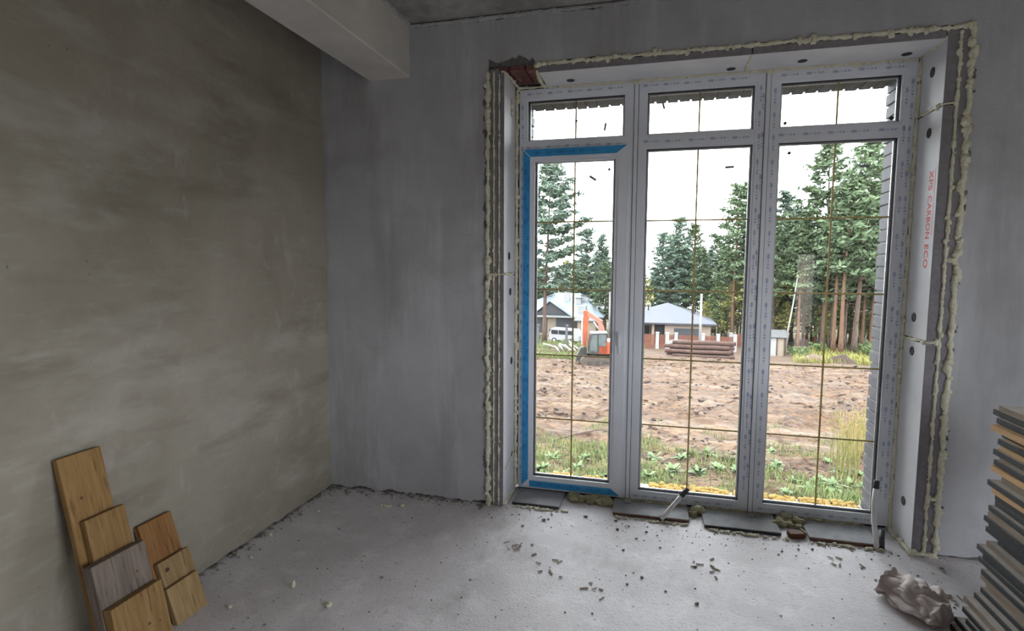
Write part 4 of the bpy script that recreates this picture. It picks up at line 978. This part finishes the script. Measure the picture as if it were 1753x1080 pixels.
for i, (first, width, dense, nbr, bark, nd) in enumerate(((0.28,4.3,1.0,54,'bark','needle'),(0.38,3.7,1.0,48,'bark_orange','needle'),(0.18,3.9,1.1,58,'bark','needle_blue'),(0.46,3.3,1.0,42,'bark_orange','needle'),(0.10,3.3,1.2,60,'bark','needle_blue'),(0.32,4.4,0.95,52,'bark','needle'))):
    tr, br, fo = pine_variant(100+i, 22.0, first, width, dense, nbr)
    PV.append((tr.mesh('trunk', MT[bark], True), br.mesh('branches', MT['bark']), fo.mesh('needles', MT[nd])))
def leafy_variant(seed, H=10.0, m='leaf', white=False):
    r = random.Random(seed); tr = B(); fo = B()
    tr.tube([(0.15*math.sin(i*0.7+seed), 0.1*math.cos(i*0.9), H*i/8) for i in range(9)], [0.11*(1-0.85*i/8) for i in range(9)], 7)
    for k in range(42):
        t_ = r.uniform(0.18, 1.0); rr_ = (1.5*math.sin(math.pi*min(1, 0.15+t_*0.85))**0.7)*r.random()**0.5; a = r.uniform(0,6.28)
        c = Vector((math.cos(a)*rr_, math.sin(a)*rr_, H*t_)); needle_cluster(fo, c, r, 26, 0.75, 0.5, 0.20)
        tr.tube([(0,0,c.z-0.5), c], [0.025, 0.008], 3, False)
    return tr.mesh('trunk', MT['birch' if white else 'bark'], True), fo.mesh('leaves', MT[m])
LV = [leafy_variant(1,10,'leaf'), leafy_variant(2,10,'leaf_y'), leafy_variant(3,10,'leaf',True), leafy_variant(4,10,'leaf')]
def pine(label, px, dist, top, var, group=None, sxy=None, name='pine_tree', rz=None):
    p = GD(px, dist); h = AT(px, top, dist).z - p.z
    t = thing(name, label, 'tree', p, rg.uniform(0,6.28) if rz is None else rz, group); s_ = h/22.0; w_ = sxy or max(0.75, min(1.25, s_))
    t.scale = (w_, w_, s_)
    for nm, m_ in zip(('trunk','branches','needles'), PV[var]): link(nm, m_, t)
    return t
# the big pine behind the door, with its own wide crown
tr, br, fo = pine_variant(431, 24.0, 0.28, 6.0, 1.05, 72, 0.36)
p = GD(933, 76); h = AT(950, 274, 76).z - p.z
t = thing('pine_tree', 'large lone pine standing by the left house, seen through the door', 'tree', p, 0.4, 'notable pines'); t.scale = (1.12, 1.12, h/24.0)
tr.obj('trunk', MT['bark'], t, True); br.obj('branches', MT['bark'], t); fo.obj('needles', MT['needle_blue'], t)
NP = [(1255,86,316,1,'tall pine with a bare orange trunk right of the shingled house'), (1284,90,306,0,'tall pine half hidden by the right coupling post'), (1160,96,372,2,'tallest pine above the shingled roof'), (1132,98,398,2,'bluish pine left of the tallest above the shingled roof'),
      (1186,99,384,0,'pine right of the tallest above the shingled roof'), (1216,110,428,4,'smaller pine in the dip between two taller pines'), (1410,78,243,0,'very tall pine behind the centre of the right window'), (1466,74,238,5,'very tall pine near the dark brick jamb'),
      (1334,92,330,4,'pine just right of the second coupling post'), (1500,84,262,0,'dense pine close to the brick jamb'), (1440,72.7,300,3,'slim pine with a long bare trunk at the forest edge'), (1356,96,356,2,'rounded pine left of the very tall pine'), (1530,86,250,1,'pine partly behind the brick jamb'),
      (1004,102,392,2,'slender pine behind the metal roof'), (1030,108,404,4,'pine behind the concrete pole on the left'), (1428,74,330,3,'dark straight trunk pine beside the slim pine')]
for (px, d, top, v, lb) in NP: pine(lb, px, d, top, v, 'notable pines')
k = 0
for row, (d0, n, t0, t1) in enumerate(((98, 22, 385, 440), (116, 26, 400, 450), (135, 26, 410, 455))):
    for i in range(n):
        px = 820 + (1640-820)*(i+rg.random()*0.8)/n; d = d0+rg.uniform(-6,6)
        if 1062 < px < 1128: top = rg.uniform(462, 480)
        elif px < 1062: top = rg.uniform(425, 455) if px > 985 else rg.uniform(440, 470)
        else: top = rg.uniform(t0, t1)
        pine('pine among the dense forest behind the houses', px, d, top, rg.randrange(6), 'background pines of the forest')
for i in range(36):
    px = (480 + 340*(i+rg.random())/28) if i < 28 else rg.uniform(1640, 1790)
    pine('pine among the dense forest behind the houses', px, rg.choice((98, 108, 120))+rg.uniform(-5,5), rg.uniform(420, 462), rg.randrange(6), 'background pines of the forest')
for i in range(20):
    px = 1295 + 300*(i+rg.random())/20; d = rg.uniform(78, 96); pine('slim pine at the right forest edge, %s from the left' % ordinal(i+1), px, d, rg.uniform(330, 420), rg.choice((1,3,5)), 'slim pines at the right forest edge')
for i in range(96):
    px = (rg.uniform(1225, 1600) if i % 5 else rg.uniform(900, 1215)); d = rg.uniform(82, 112) if i % 5 else rg.uniform(106, 120); p = GD(px, d)
    t = thing('leafy_tree', 'young light-green tree growing under the forest pines', 'tree', p, rg.uniform(0,6), 'young leafy trees under the pines'); s_ = rg.uniform(0.5, 1.35); t.scale = (s_*1.2, s_*1.2, s_)
    for nm, m_ in zip(('trunk','leaves'), LV[rg.choice((0,3,0,1,2))]): link(nm, m_, t)
for (px, d, s_, v, lb) in ((1104,92,0.95,1,'yellowing tree at the left edge of the middle pane'), (1208,86,0.6,1,'small yellowing tree right of the shingled roof'), (1412,82,0.8,1,'yellow-leaved tree beside the centre glazing bar at right'), (1052,96,0.9,0,'light green tree behind the concrete pole')):
    t = thing('leafy_tree', lb, 'tree', GD(px, d), 1.0); t.scale = (s_, s_, s_)
    for nm, m_ in zip(('trunk','leaves'), LV[v]): link(nm, m_, t)
# leaning birch
pa, pb = GD(1346, 70), AT(1366, 470, 70)
t = thing('birch_tree', 'thin leaning birch with a pale trunk behind the shed', 'tree', pa); q = pb-pa
B().tube([(0,0,-0.1), q*0.3+Vector((-0.1,0,0)), q*0.65, q], [0.12,0.10,0.08,0.04], 8).obj('trunk', MT['birch'], t, True)
b = B(); r = random.Random(4)
for i in range(9): needle_cluster(b, q*r.uniform(0.8,1.05)+Vector((r.gauss(0,.5),r.gauss(0,.5),r.gauss(0,.5))), r, 16, 0.6, 0.4, 0.15)
b.obj('leaves', MT['leaf'], t)
# bushes
bv = []
for i in range(3):
    b = B(); r = random.Random(60+i)
    for k in range(16): needle_cluster(b, Vector((r.gauss(0,0.6), r.gauss(0,0.5), r.uniform(0.15,1.1))), r, 26, 0.45, 0.35, 0.16)
    bv.append(b.mesh('foliage', MT[('leaf','leaf','grass')[i]]))
for (px, py, s_, lb) in ((1366,612,1.0,'round bush beside the small shed'), (1352,606,0.8,'bush between shed and birch'), (1480,606,1.3,'yellow-green bush by the brick jamb'), (1500,612,1.2,'bush partly behind the brick jamb'), (955,583,0.7,'bright green bush below the van'), (922,583,0.9,'green bush at the foot of the big pine'), (972,588,0.6,'small green bush by the grey post'), (1240,604,0.7,'bush beside the right end of the fence'), (1400,604,1.0,'bush at the forest edge behind the earth mound')):
    t = thing('bush', lb, 'bush', G(px, py), rg.uniform(0,6), 'bushes'); t.scale = (s_,)*3; link('foliage', bv[rg.randrange(3)], t)
    B().tube([(0,0,-0.05),(0.05,0,0.3),(0.1,0.05,0.7)], [0.04,0.03,0.015], 5).obj('stem', MT['bark'], t)

# ------------------------------------------------------------------ left house with the metal roof
def slab(b, quad, th):
    q = [Vector(v) for v in quad]; n = (q[1]-q[0]).cross(q[2]-q[0]).normalized()
    if n.z < 0: n = -n
    k = len(q); b.add(q+[v-n*th for v in q], [tuple(range(k)), tuple(range(2*k-1, k-1, -1))] + [(i, k+i, k+(i+1) % k, (i+1) % k) for i in range(k)])
D1 = 90.0; o1 = GD(960, D1); h1 = thing('house', 'single-storey house with a pale blue metal roof and white chimneys', 'house', o1, 0.0, None)
S = lambda px, py, dd=0: AT(px, py, D1+dd) - o1      # point on the front plane of this house
xl, xr = S(862, 560).x, S(1006, 560).x; ez = S(960, 540).z
B().box((xl, 0, -0.3), (xr, 9, ez)).obj('wall', MT['cream'], h1)
xw, xx2 = S(992, 560).x, S(1022, 560).x; ez2 = S(1000, 546).z
B().box((xw, -2.5, -0.3), (xx2, 6, ez2)).obj('side_wing', MT['cream'], h1)
for (pa, pb, py0, nm) in ((952,990,541.5,'garage_opening'), (917,937,541.5,'window'), (885,905,541.5,'window')):
    B().box((S(pa,py0).x, -0.06, -0.1 if 'gar' in nm else 0.4), (S(pb,py0).x, 0.05, S(pa,py0).z)).obj(nm, MT['garage'], h1)
b = B(); e = 0.7; zr = S(975, 504).z; xm0, xm1 = S(968,504).x, S(986,504).x; zy = 5.0
slab(b, [(xl-e,-e-0.6,ez), (xr+e+2.0,-e-0.6,ez), (xm1,zy,zr), (xm0-2.5,zy,zr)], 0.16); slab(b, [(xr+e+2.0,-e-0.6,ez), (xr+e+2.0,10,ez+0.6), (xm1,zy,zr)], 0.16); slab(b, [(xl-e,10,ez), (xl-e,-e-0.6,ez), (xm0-2.5,zy,zr)], 0.16); slab(b, [(xr+e+2.0,10,ez+0.6), (xl-e,10,ez), (xm0-2.5,zy,zr), (xm1,zy,zr)], 0.16)
rf = b.obj('roof', MT['roof_blue'], h1)
b = B(); slab(b, [(xw-0.5,-3.0,ez2+0.05), (xx2+0.4,-3.0,ez2+0.05), (xx2+0.4,0.5,ez2+0.55), (xw-0.5,0.5,ez2+0.55)], 0.14); b.obj('wing_roof', MT['roof_blue'], h1)
B().box((xl-e, -e-0.66, ez-0.22), (xr+e, -e-0.58, ez+0.02)).obj('gutter', MT['white'], h1)
gx0, gx1, gxm = S(915,529).x, S(978,530).x, S(944,515).x; gz0, gz1 = ez+0.25, S(944,514).z
B().prism([(gx0+0.5, gz0), (gx1-0.5, gz0), (gxm, gz1-0.25)], -1.15, -1.0, 'y').obj('gable', MT['garage'], h1)
b = B(); slab(b, [(gx0-0.2,-1.5,gz0-0.15), (gxm,-1.5,gz1), (gxm,4.2,gz1), (gx0-0.2,2.0,gz0)], 0.10); slab(b, [(gxm,-1.5,gz1), (gx1+0.2,-1.5,gz0-0.15), (gx1+0.2,2.0,gz0), (gxm,4.2,gz1)], 0.10); b.obj('gable_roof', MT['roof_blue'], h1)
for (px, pt, pb, w_, dd) in ((971,500,508,0.9,3.2), (1002,508,524,1.2,3.4), (991,513,524,0.8,2.4), (997,523,538,1.3,0.4)):
    c = S((px), pt, dd); bz = S(px, pb, dd).z-0.8
    ch = B().box((c.x-w_/2, dd-w_/2, bz), (c.x+w_/2, dd+w_/2, c.z)).obj('chimney', MT['white'], h1)
    if px != 997: B().box((c.x-w_/2-0.12, dd-w_/2-0.12, c.z+0.16), (c.x+w_/2+0.12, dd+w_/2+0.12, c.z+0.30)).obj('chimney_cap', MT['garage'], ch)
for i in range(4):
    x = S(1024+5*i, 540).x; B().tube([(x,0.5+i*1.5,-0.2),(x,0.5+i*1.5,ez+0.4)], 0.13, 8).obj('porch_post', MT['white'], h1)

# ------------------------------------------------------------------ right house with the shingled roof
D2 = 79.0; o2 = GD(1143, D2); h2 = thing('house', 'peach house with a blue-grey shingled hip roof behind the fence', 'house', o2, 0.0, None)
S = lambda px, py, dd=0: AT(px, py, D2+dd) - o2
ez = S(1143, 552).z; xl, xr = S(1066,560).x, S(1217,560).x; xi = S(1138,560).x
B().box((xi, 0, -0.5), (xr, 10, ez)).obj('wall', MT['peach'], h2)
B().box((xl, 2.0, -0.5), (xi, 10, ez)).obj('porch_wall', MT['brownwood'], h2)
for px in (1118, 1090): B().box((S(px,560).x-0.18, 0.05, -0.5), (S(px,560).x+0.18, 0.4, ez)).obj('porch_column', MT['peach'], h2)
B().box((S(1123,560).x, 1.93, -0.3), (S(1137,560).x, 2.02, ez-0.35)).obj('front_door', MT['garage'], h2)
wdw = B().box((S(1102,560).x, 1.93, 0.5), (S(1113,560).x, 2.02, ez-0.6)).obj('window', MT['white'], h2)
B().box((S(1103,560).x, 1.90, 0.6), (S(1112,560).x, 1.94, ez-0.7)).obj('pane', MT['glassdark'], wdw)
B().box((S(1154,562).x, -0.05, -0.4), (S(1201,562).x, 0.06, S(1160,562).z)).obj('garage_door', MT['garage'], h2)
b = B(); e = 0.7; zr = S(1143, 518, 5.5).z; xm = S(1143, 518, 5.5).x
E0 = [(xl-e,-e,ez), (xr+e,-e,ez), (xr+e,11,ez), (xl-e,11,ez)]
slab(b, [E0[0], E0[1], (xm,5.5,zr)], 0.1); slab(b, [E0[1], E0[2], (xm,5.6,zr)], 0.1); slab(b, [E0[2], E0[3], (xm,5.6,zr)], 0.1); slab(b, [E0[3], E0[0], (xm,5.5,zr)], 0.1)
rf = b.obj('roof', MT['roof_slate'], h2)
b = B(); rim_z = ez
for (p0_, p1_) in ((E0[0],E0[1]), (E0[1],E0[2]), (E0[3],E0[0])): b.box((min(p0_[0],p1_[0])-0.04, min(p0_[1],p1_[1])-0.04, ez-0.22), (max(p0_[0],p1_[0])+0.04, max(p0_[1],p1_[1])+0.04, ez-0.0))
b.obj('eaves_board', MT['roof_edge'], h2)
for (px, py) in ((1110,524),(1185,528),(1189,528)):
    c = S(px, py, 3.0); B().tube([(c.x,3.0,c.z-1.2),(c.x,3.0,c.z+0.3)], 0.10, 8).obj('vent_pipe', MT['machine'], rf)

# ------------------------------------------------------------------ fence
D3 = 71.0; of = GD(1180, D3); fn = thing('fence', 'red-brown slatted fence between white square posts', 'fence', of, 0.0)
S = lambda px, py: AT(px, py, D3) - of
sl = B(); sl.cbox((0,0,0), (0.115, 0.03, 1.0)); slm = sl.mesh('slat', MT['fence'])
posts = [1072, 1125, 1142, 1157, 1203, 1229, 1258]
ht = S(1180, 573.5).z
for px in posts:
    po = B().cbox((S(px,590).x, 0, (ht+0.25)/2-0.15), (0.40, 0.40, ht+0.55), None, 0.02).obj('post', MT['white'], fn)
    B().cbox((S(px,590).x, 0, ht+0.16), (0.48, 0.48, 0.07), None, 0.02).obj('post_cap', MT['white'], po)
for a, c in zip(posts, posts[1:]):
    xa, xb = S(a,590).x+0.24, S(c,590).x-0.24; n = max(2, int((xb-xa)/0.135))
    B().box((xa, 0.02, 0.3), (xb, 0.05, 0.38)).obj('rail', MT['fence'], fn); B().box((xa, 0.02, ht-0.4), (xb, 0.05, ht-0.32)).obj('rail', MT['fence'], fn)
    for i in range(n):
        o = link('slat', slm, fn, (xa+(xb-xa)*(i+0.5)/n, 0, ht/2+0.02)); o.scale = (1, 1, ht-0.12)
# a further run to the right, going back
fb2 = thing('fence', 'short run of red-brown fence going back toward the forest', 'fence', GD(1252, 78), 0.5); hp = 1.8
for i in range(2):
    po = B().cbox((i*2.4, 0, hp/2-0.1), (0.36,0.36,hp+0.3), None, 0.02).obj('post', MT['white'], fb2); B().cbox((i*2.4,0,hp+0.08), (0.44,0.44,0.07), None, 0.02).obj('post_cap', MT['white'], po)
for i in range(14):
    o = link('slat', slm, fb2, (0.27+i*0.145, 0, hp/2)); o.scale = (1,1,hp-0.15)

# ------------------------------------------------------------------ poles and posts
for (px, d, top, r_, lb) in ((1199,68.5,503,0.17,'white concrete pole in front of the peach house'), (1043,84,500,0.15,'white concrete pole behind the excavator')):
    p = GD(px, d); h = AT(px, top, d).z-p.z; t = thing('utility_pole', lb, 'pole', p, 0, 'concrete poles')
    B().tube([(0,0,-0.3),(0,0,h)], [r_, r_*0.75], 10).obj('pole', MT['conc'], t, True); B().cbox((0,-0.05,h-0.25), (0.5,0.08,0.08)).obj('bracket', MT['machine'], t)
for (px, d, top, lb) in ((970,66,558,'grey gate post with a cap before the van'), (921,68,557,'grey post with a cap left of the big pine trunk')):
    p = GD(px, d); h = AT(px, top, d).z-p.z; t = thing('gate_post', lb, 'post', p, 0, 'grey posts')
    B().cbox((0,0,h/2-0.1), (0.28,0.28,h+0.2), None, 0.02).obj('post', MT['greypost'], t); B().prism([(-0.22,h),(0.22,h),(0.0,h+0.18)], -0.22, 0.22, 'y').obj('cap', MT['greypost'], t)

# ------------------------------------------------------------------ vehicles
def wheel(t, x, y, r_, w_):
    wh = B().tube([(x,y-w_/2,r_),(x,y+w_/2,r_)], r_, 18).obj('wheel', MT['tyre'], t)
    B().tube([(x,y-w_/2-0.01,r_),(x,y+w_/2+0.01,r_)], r_*0.55, 14).obj('hub', MT['steel'], wh)
t = thing('van', 'white minivan parked in front of the left house', 'van', GD(968, 76), math.radians(-14))
B().prism([(-2.0,0.35),(2.25,0.35),(2.3,1.0),(2.2,1.25),(1.75,1.90),(-1.75,1.95),(-2.05,1.30),(-2.1,0.8)][::-1], -0.85, 0.85, 'y').obj('body', MT['carwhite'], t)
for (xa, xb) in ((-1.75,-0.75),(-0.65,0.45),(0.55,1.55)): B().box((xa,-0.87,1.15),(xb,-0.84,1.72)).obj('side_window', MT['glassdark'], t)
B().box((-2.13,-0.7,1.2),(-1.93,0.7,1.75)).obj('windscreen', MT['glassdark'], t)
for x in (-1.3,1.35):
    for y in (-0.78,0.78): wheel(t, x, y, 0.33, 0.22)
B().box((-2.2,-0.85,0.35),(-2.05,0.85,0.6)).obj('bumper', MT['carwhite'], t)
t = thing('car', 'white hatchback parked before the fence behind the log pile', 'car', GD(1172, 65), math.radians(4))
B().prism([(-2.0,0.3),(2.0,0.3),(2.05,0.7),(1.7,0.9),(0.9,1.0),(-1.9,0.95),(-2.05,0.6)][::-1], -0.85, 0.85, 'y').obj('body', MT['carwhite'], t)
B().prism([(-1.75,0.93),(1.0,0.97),(0.35,1.40),(-0.9,1.46),(-1.5,1.30)][::-1], -0.72, 0.72, 'y').obj('cabin', MT['carwhite'], t)
for pl in ([(-1.4,1.0),(-0.55,1.0),(-0.55,1.38),(-1.2,1.28)], [(-0.45,1.0),(0.7,1.02),(0.25,1.34),(-0.45,1.38)]): B().prism(pl[::-1], -0.74, -0.71, 'y').obj('side_window', MT['glassdark'], t)
for x in (-1.25,1.25):
    for y in (-0.75,0.75): wheel(t, x, y, 0.31, 0.2)

# ------------------------------------------------------------------ excavator
p = G(1033, 627); t = thing('excavator', 'orange tracked excavator with a folded arm on the cleared soil', 'excavator', p, math.radians(12))
k_ = 1.0
def track(y):
    L, R, n = 1.45, 0.36, 10; pts = [(-L+R*math.cos(a), R+R*math.sin(a)) for a in [math.pi/2+math.pi*i/n for i in range(n+1)]] + [(L+R*math.cos(a), R+R*math.sin(a)) for a in [-math.pi/2+math.pi*i/n for i in range(n+1)]]
    tk = B().prism(pts, y-0.24, y+0.24, 'y').obj('track', MT['track'], t)
    for i in range(16):
        x = -L+2*L*i/15; B().box((x-0.05,y-0.26,2*R),(x+0.05,y+0.26,2*R+0.035)).obj('track_shoe', MT['machine'], tk); B().box((x-0.05,y-0.26,-0.03),(x+0.05,y+0.26,0.005)).obj('track_shoe', MT['machine'], tk)
    for i in range(5): B().tube([(-1.1+0.55*i,y-0.27,0.30),(-1.1+0.55*i,y+0.27,0.30)], 0.16, 12).obj('roller', MT['machine'], tk)
track(-0.85); track(0.85)
B().box((-0.8,-0.7,0.35),(0.8,0.7,0.75)).obj('undercarriage', MT['machine'], t); B().tube([(0,0,0.7),(0,0,0.95)], 0.55, 18).obj('turntable', MT['machine'], t)
B().cbox((0.55,0,1.40), (2.1,2.1,0.95), None, 0.06).obj('engine_cover', MT['orange'], t); B().prism([(1.5,0.95),(2.0,1.0),(2.1,1.4),(2.0,1.85),(1.5,1.9)], -1.0, 1.0, 'y').obj('counterweight', MT['orange'], t)
B().box((-1.15,-1.0,0.92),(0.0,1.0,1.02)).obj('deck', MT['machine'], t)
cb = B().prism([(-1.2,1.0),(-1.25,1.6),(-1.05,2.45),(0.1,2.5),(0.15,1.0)], -1.05, -0.15, 'y').obj('cab', MT['machine'], t)
for pl in ([(-1.12,1.15),(-1.14,1.6),(-1.0,2.35),(-0.62,2.38),(-0.62,1.15)], [(-0.52,1.55),(-0.52,2.38),(0.02,2.4),(0.05,1.55)]): B().prism(pl, -1.07, -1.04, 'y').obj('cab_window', MT['cabglass'], cb)
B().prism([(-1.22,1.1),(-1.26,1.6),(-1.1,2.3),(-1.06,2.3),(-1.18,1.6),(-1.18,1.1)], -0.95, -0.25, 'y').obj('windscreen', MT['glassdark'], cb)
B().prism([(-1.1,2.46),(-1.1,2.53),(0.12,2.58),(0.12,2.5)], -1.08, -0.12, 'y').obj('cab_roof', MT['white'], cb)
B().prism([(0.3,1.5),(0.0,2.9),(-0.25,3.35),(-0.85,3.75),(-1.30,3.90),(-1.25,3.62),(-0.75,3.40),(-0.40,3.0),(-0.35,1.5)], 0.12, 0.48, 'y').obj('boom', MT['orange_faded'], t)
B().prism([(-1.55,4.05),(-1.25,4.08),(-1.12,3.65),(-1.33,1.3),(-1.42,1.2),(-1.52,1.3)], 0.18, 0.42, 'y').obj('stick', MT['orange'], t)
B().tube([(-0.2,0.30,2.4),(-0.75,0.30,3.2),], 0.07, 8).obj('boom_cylinder', MT['steel'], t); B().tube([(-0.1,0.30,3.25),(-1.30,0.30,4.0)], 0.07, 8).obj('stick_cylinder', MT['orange_faded'], t); B().tube([(-1.62,0.30,3.5),(-1.62,0.30,1.5)], 0.055, 8).obj('bucket_cylinder', MT['steel'], t)
B().prism([(-1.30,1.35),(-1.25,0.75),(-1.45,0.35),(-1.85,0.15),(-2.05,0.55),(-1.75,1.25)], -0.15, 0.75, 'y').obj('bucket', MT['machine'], t)
for y in (-0.1,0.12,0.34,0.56): B().prism([(-2.0,0.5),(-2.12,0.2),(-1.92,0.3)], y, y+0.1, 'y').obj('bucket_tooth', MT['machine'], t)

# ------------------------------------------------------------------ log pile
D4 = 59.0; ol = GD(1200, D4); S = lambda px, py: AT(px, py, D4)-ol
x0_, x1_ = S(1145,600).x, S(1257,600).x; r = random.Random(14)
rows = [(0.0, 5), (0.42, 4), (0.84, 3), (1.26, 2)]
nlog = 0
desc = ['bottom','second','third','top']
for ri, (z, n) in enumerate(rows):
    for j in range(n):
        rad = r.uniform(0.185, 0.23); xa = x0_+r.uniform(-0.5,0.7)+(0.3 if ri == 3 else 0); xb = x1_+r.uniform(-0.6,0.2)
        y = (j-(n-1)/2)*0.50 + r.uniform(-0.04,0.04)
        pw = Vector((ol.x+(xa+xb)/2, ol.y+y, 0)); gz_ = gh(pw.x, pw.y)
        lg = thing('log', 'brown felled log in the %s row of the log pile, %s from the front' % (desc[ri], ones[j+1]), 'log', (pw.x, pw.y, ol.z+z+0.02), r.uniform(-0.02,0.02), 'felled logs in the pile')
        hl = (xb-xa)/2; n_ = 9
        B().tube([(-hl+2*hl*i/n_, 0.012*math.sin(i*1.3+j), rad+0.012*math.sin(i*0.9+ri)) for i in range(n_+1)], [rad*(1+0.05*math.sin(i*2.1+j)-0.02*i/n_) for i in range(n_+1)], 12).obj('bark', MT['logbark'], lg, True)
        for sg in (-1, 1): B().tube([(sg*hl,0.012*math.sin((0 if sg < 0 else n_)*1.3+j),rad+0.012*math.sin((0 if sg < 0 else n_)*0.9+ri)),(sg*(hl+0.012),0.012*math.sin((0 if sg < 0 else n_)*1.3+j),rad+0.012*math.sin((0 if sg < 0 else n_)*0.9+ri))], rad*0.94, 12).obj('cut_end', MT['logend'], lg)
# stripped birch logs by the pine
bl = [((942,584),(965,603)),((950,583),(975,606)),((957,585),(985,606)),((966,584),(980,600)),((938,590),(958,606)),((960,590),(994,604)),((930,598),(950,600)),((945,596),(978,607))]
for i, (a, c) in enumerate(bl):
    pa, pb = G(*a), G(*c); lf = 0.15+0.10*(i % 4)
    lg = thing('birch_log', 'pale birch pole in the loose heap by the big pine, %s from the left' % ones[i+1], 'log', pa, 0, 'birch poles in a loose heap')
    q = pb-pa; L = q.length; q2 = q*(min(L, 5.5)/L); lg.location = pb-q2; lf += gh(pb.x, pb.y)-gh(pb.x, pb.y)
    B().tube([Vector((0,0,lf+0.25)), q2*0.5+Vector((0,0,lf+0.2)), q2+Vector((0,0,lf))], [0.11,0.10,0.08], 9).obj('pole', MT['birch'], lg, True)
    B().tube([q2+Vector((0,0,lf)), q2*1.003+Vector((0,0,lf))], 0.075, 9).obj('cut_end', MT['logend'], lg)
b = B(); r = random.Random(90)
for i in range(60):
    p = G(r.uniform(918, 995), r.uniform(592, 612)); a = r.uniform(-0.6,0.6); L = r.uniform(0.6,2.4)
    b.tube([p+Vector((0,0,0.1)), p+Vector((math.cos(a)*L,math.sin(a)*L,r.uniform(0.1,0.6)))], [0.03,0.012], 4, False)
tag(b.obj('brushwood', MT['bark']), 'cut brushwood strewn around the birch poles', 'branches', None, 'stuff')

# ------------------------------------------------------------------ shed
os_ = GD(1331, 68); t = thing('shed', 'small pale shed with a lean-to roof at the forest edge', 'shed', os_, math.radians(-8)); S = lambda px, py: AT(px, py, 68)-os_
xa, xb, zt = S(1312,590).x, S(1343,590).x, S(1330,576).z
B().box((xa,0,-0.2),(xb,2.0,zt)).obj('wall', MT['cream'], t); B().box((xa,-0.05,-0.2),((xa+xb)/2+0.1,0.0,zt-0.15)).obj('tarpaulin', MT['white'], t)
b = B(); slab(b, [(xa-0.2,-0.3,zt-0.05),(xb+0.25,-0.3,zt-0.05),(xb+0.25,2.2,zt+0.55),(xa-0.2,2.2,zt+0.55)], 0.08); b.obj('roof', MT['greypost'], t)
for x in (xa, (xa+xb)/2+0.15, xb): B().box((x-0.06,-0.08,-0.2),(x+0.06,-0.01,zt)).obj('timber_post', MT['brownwood'], t)
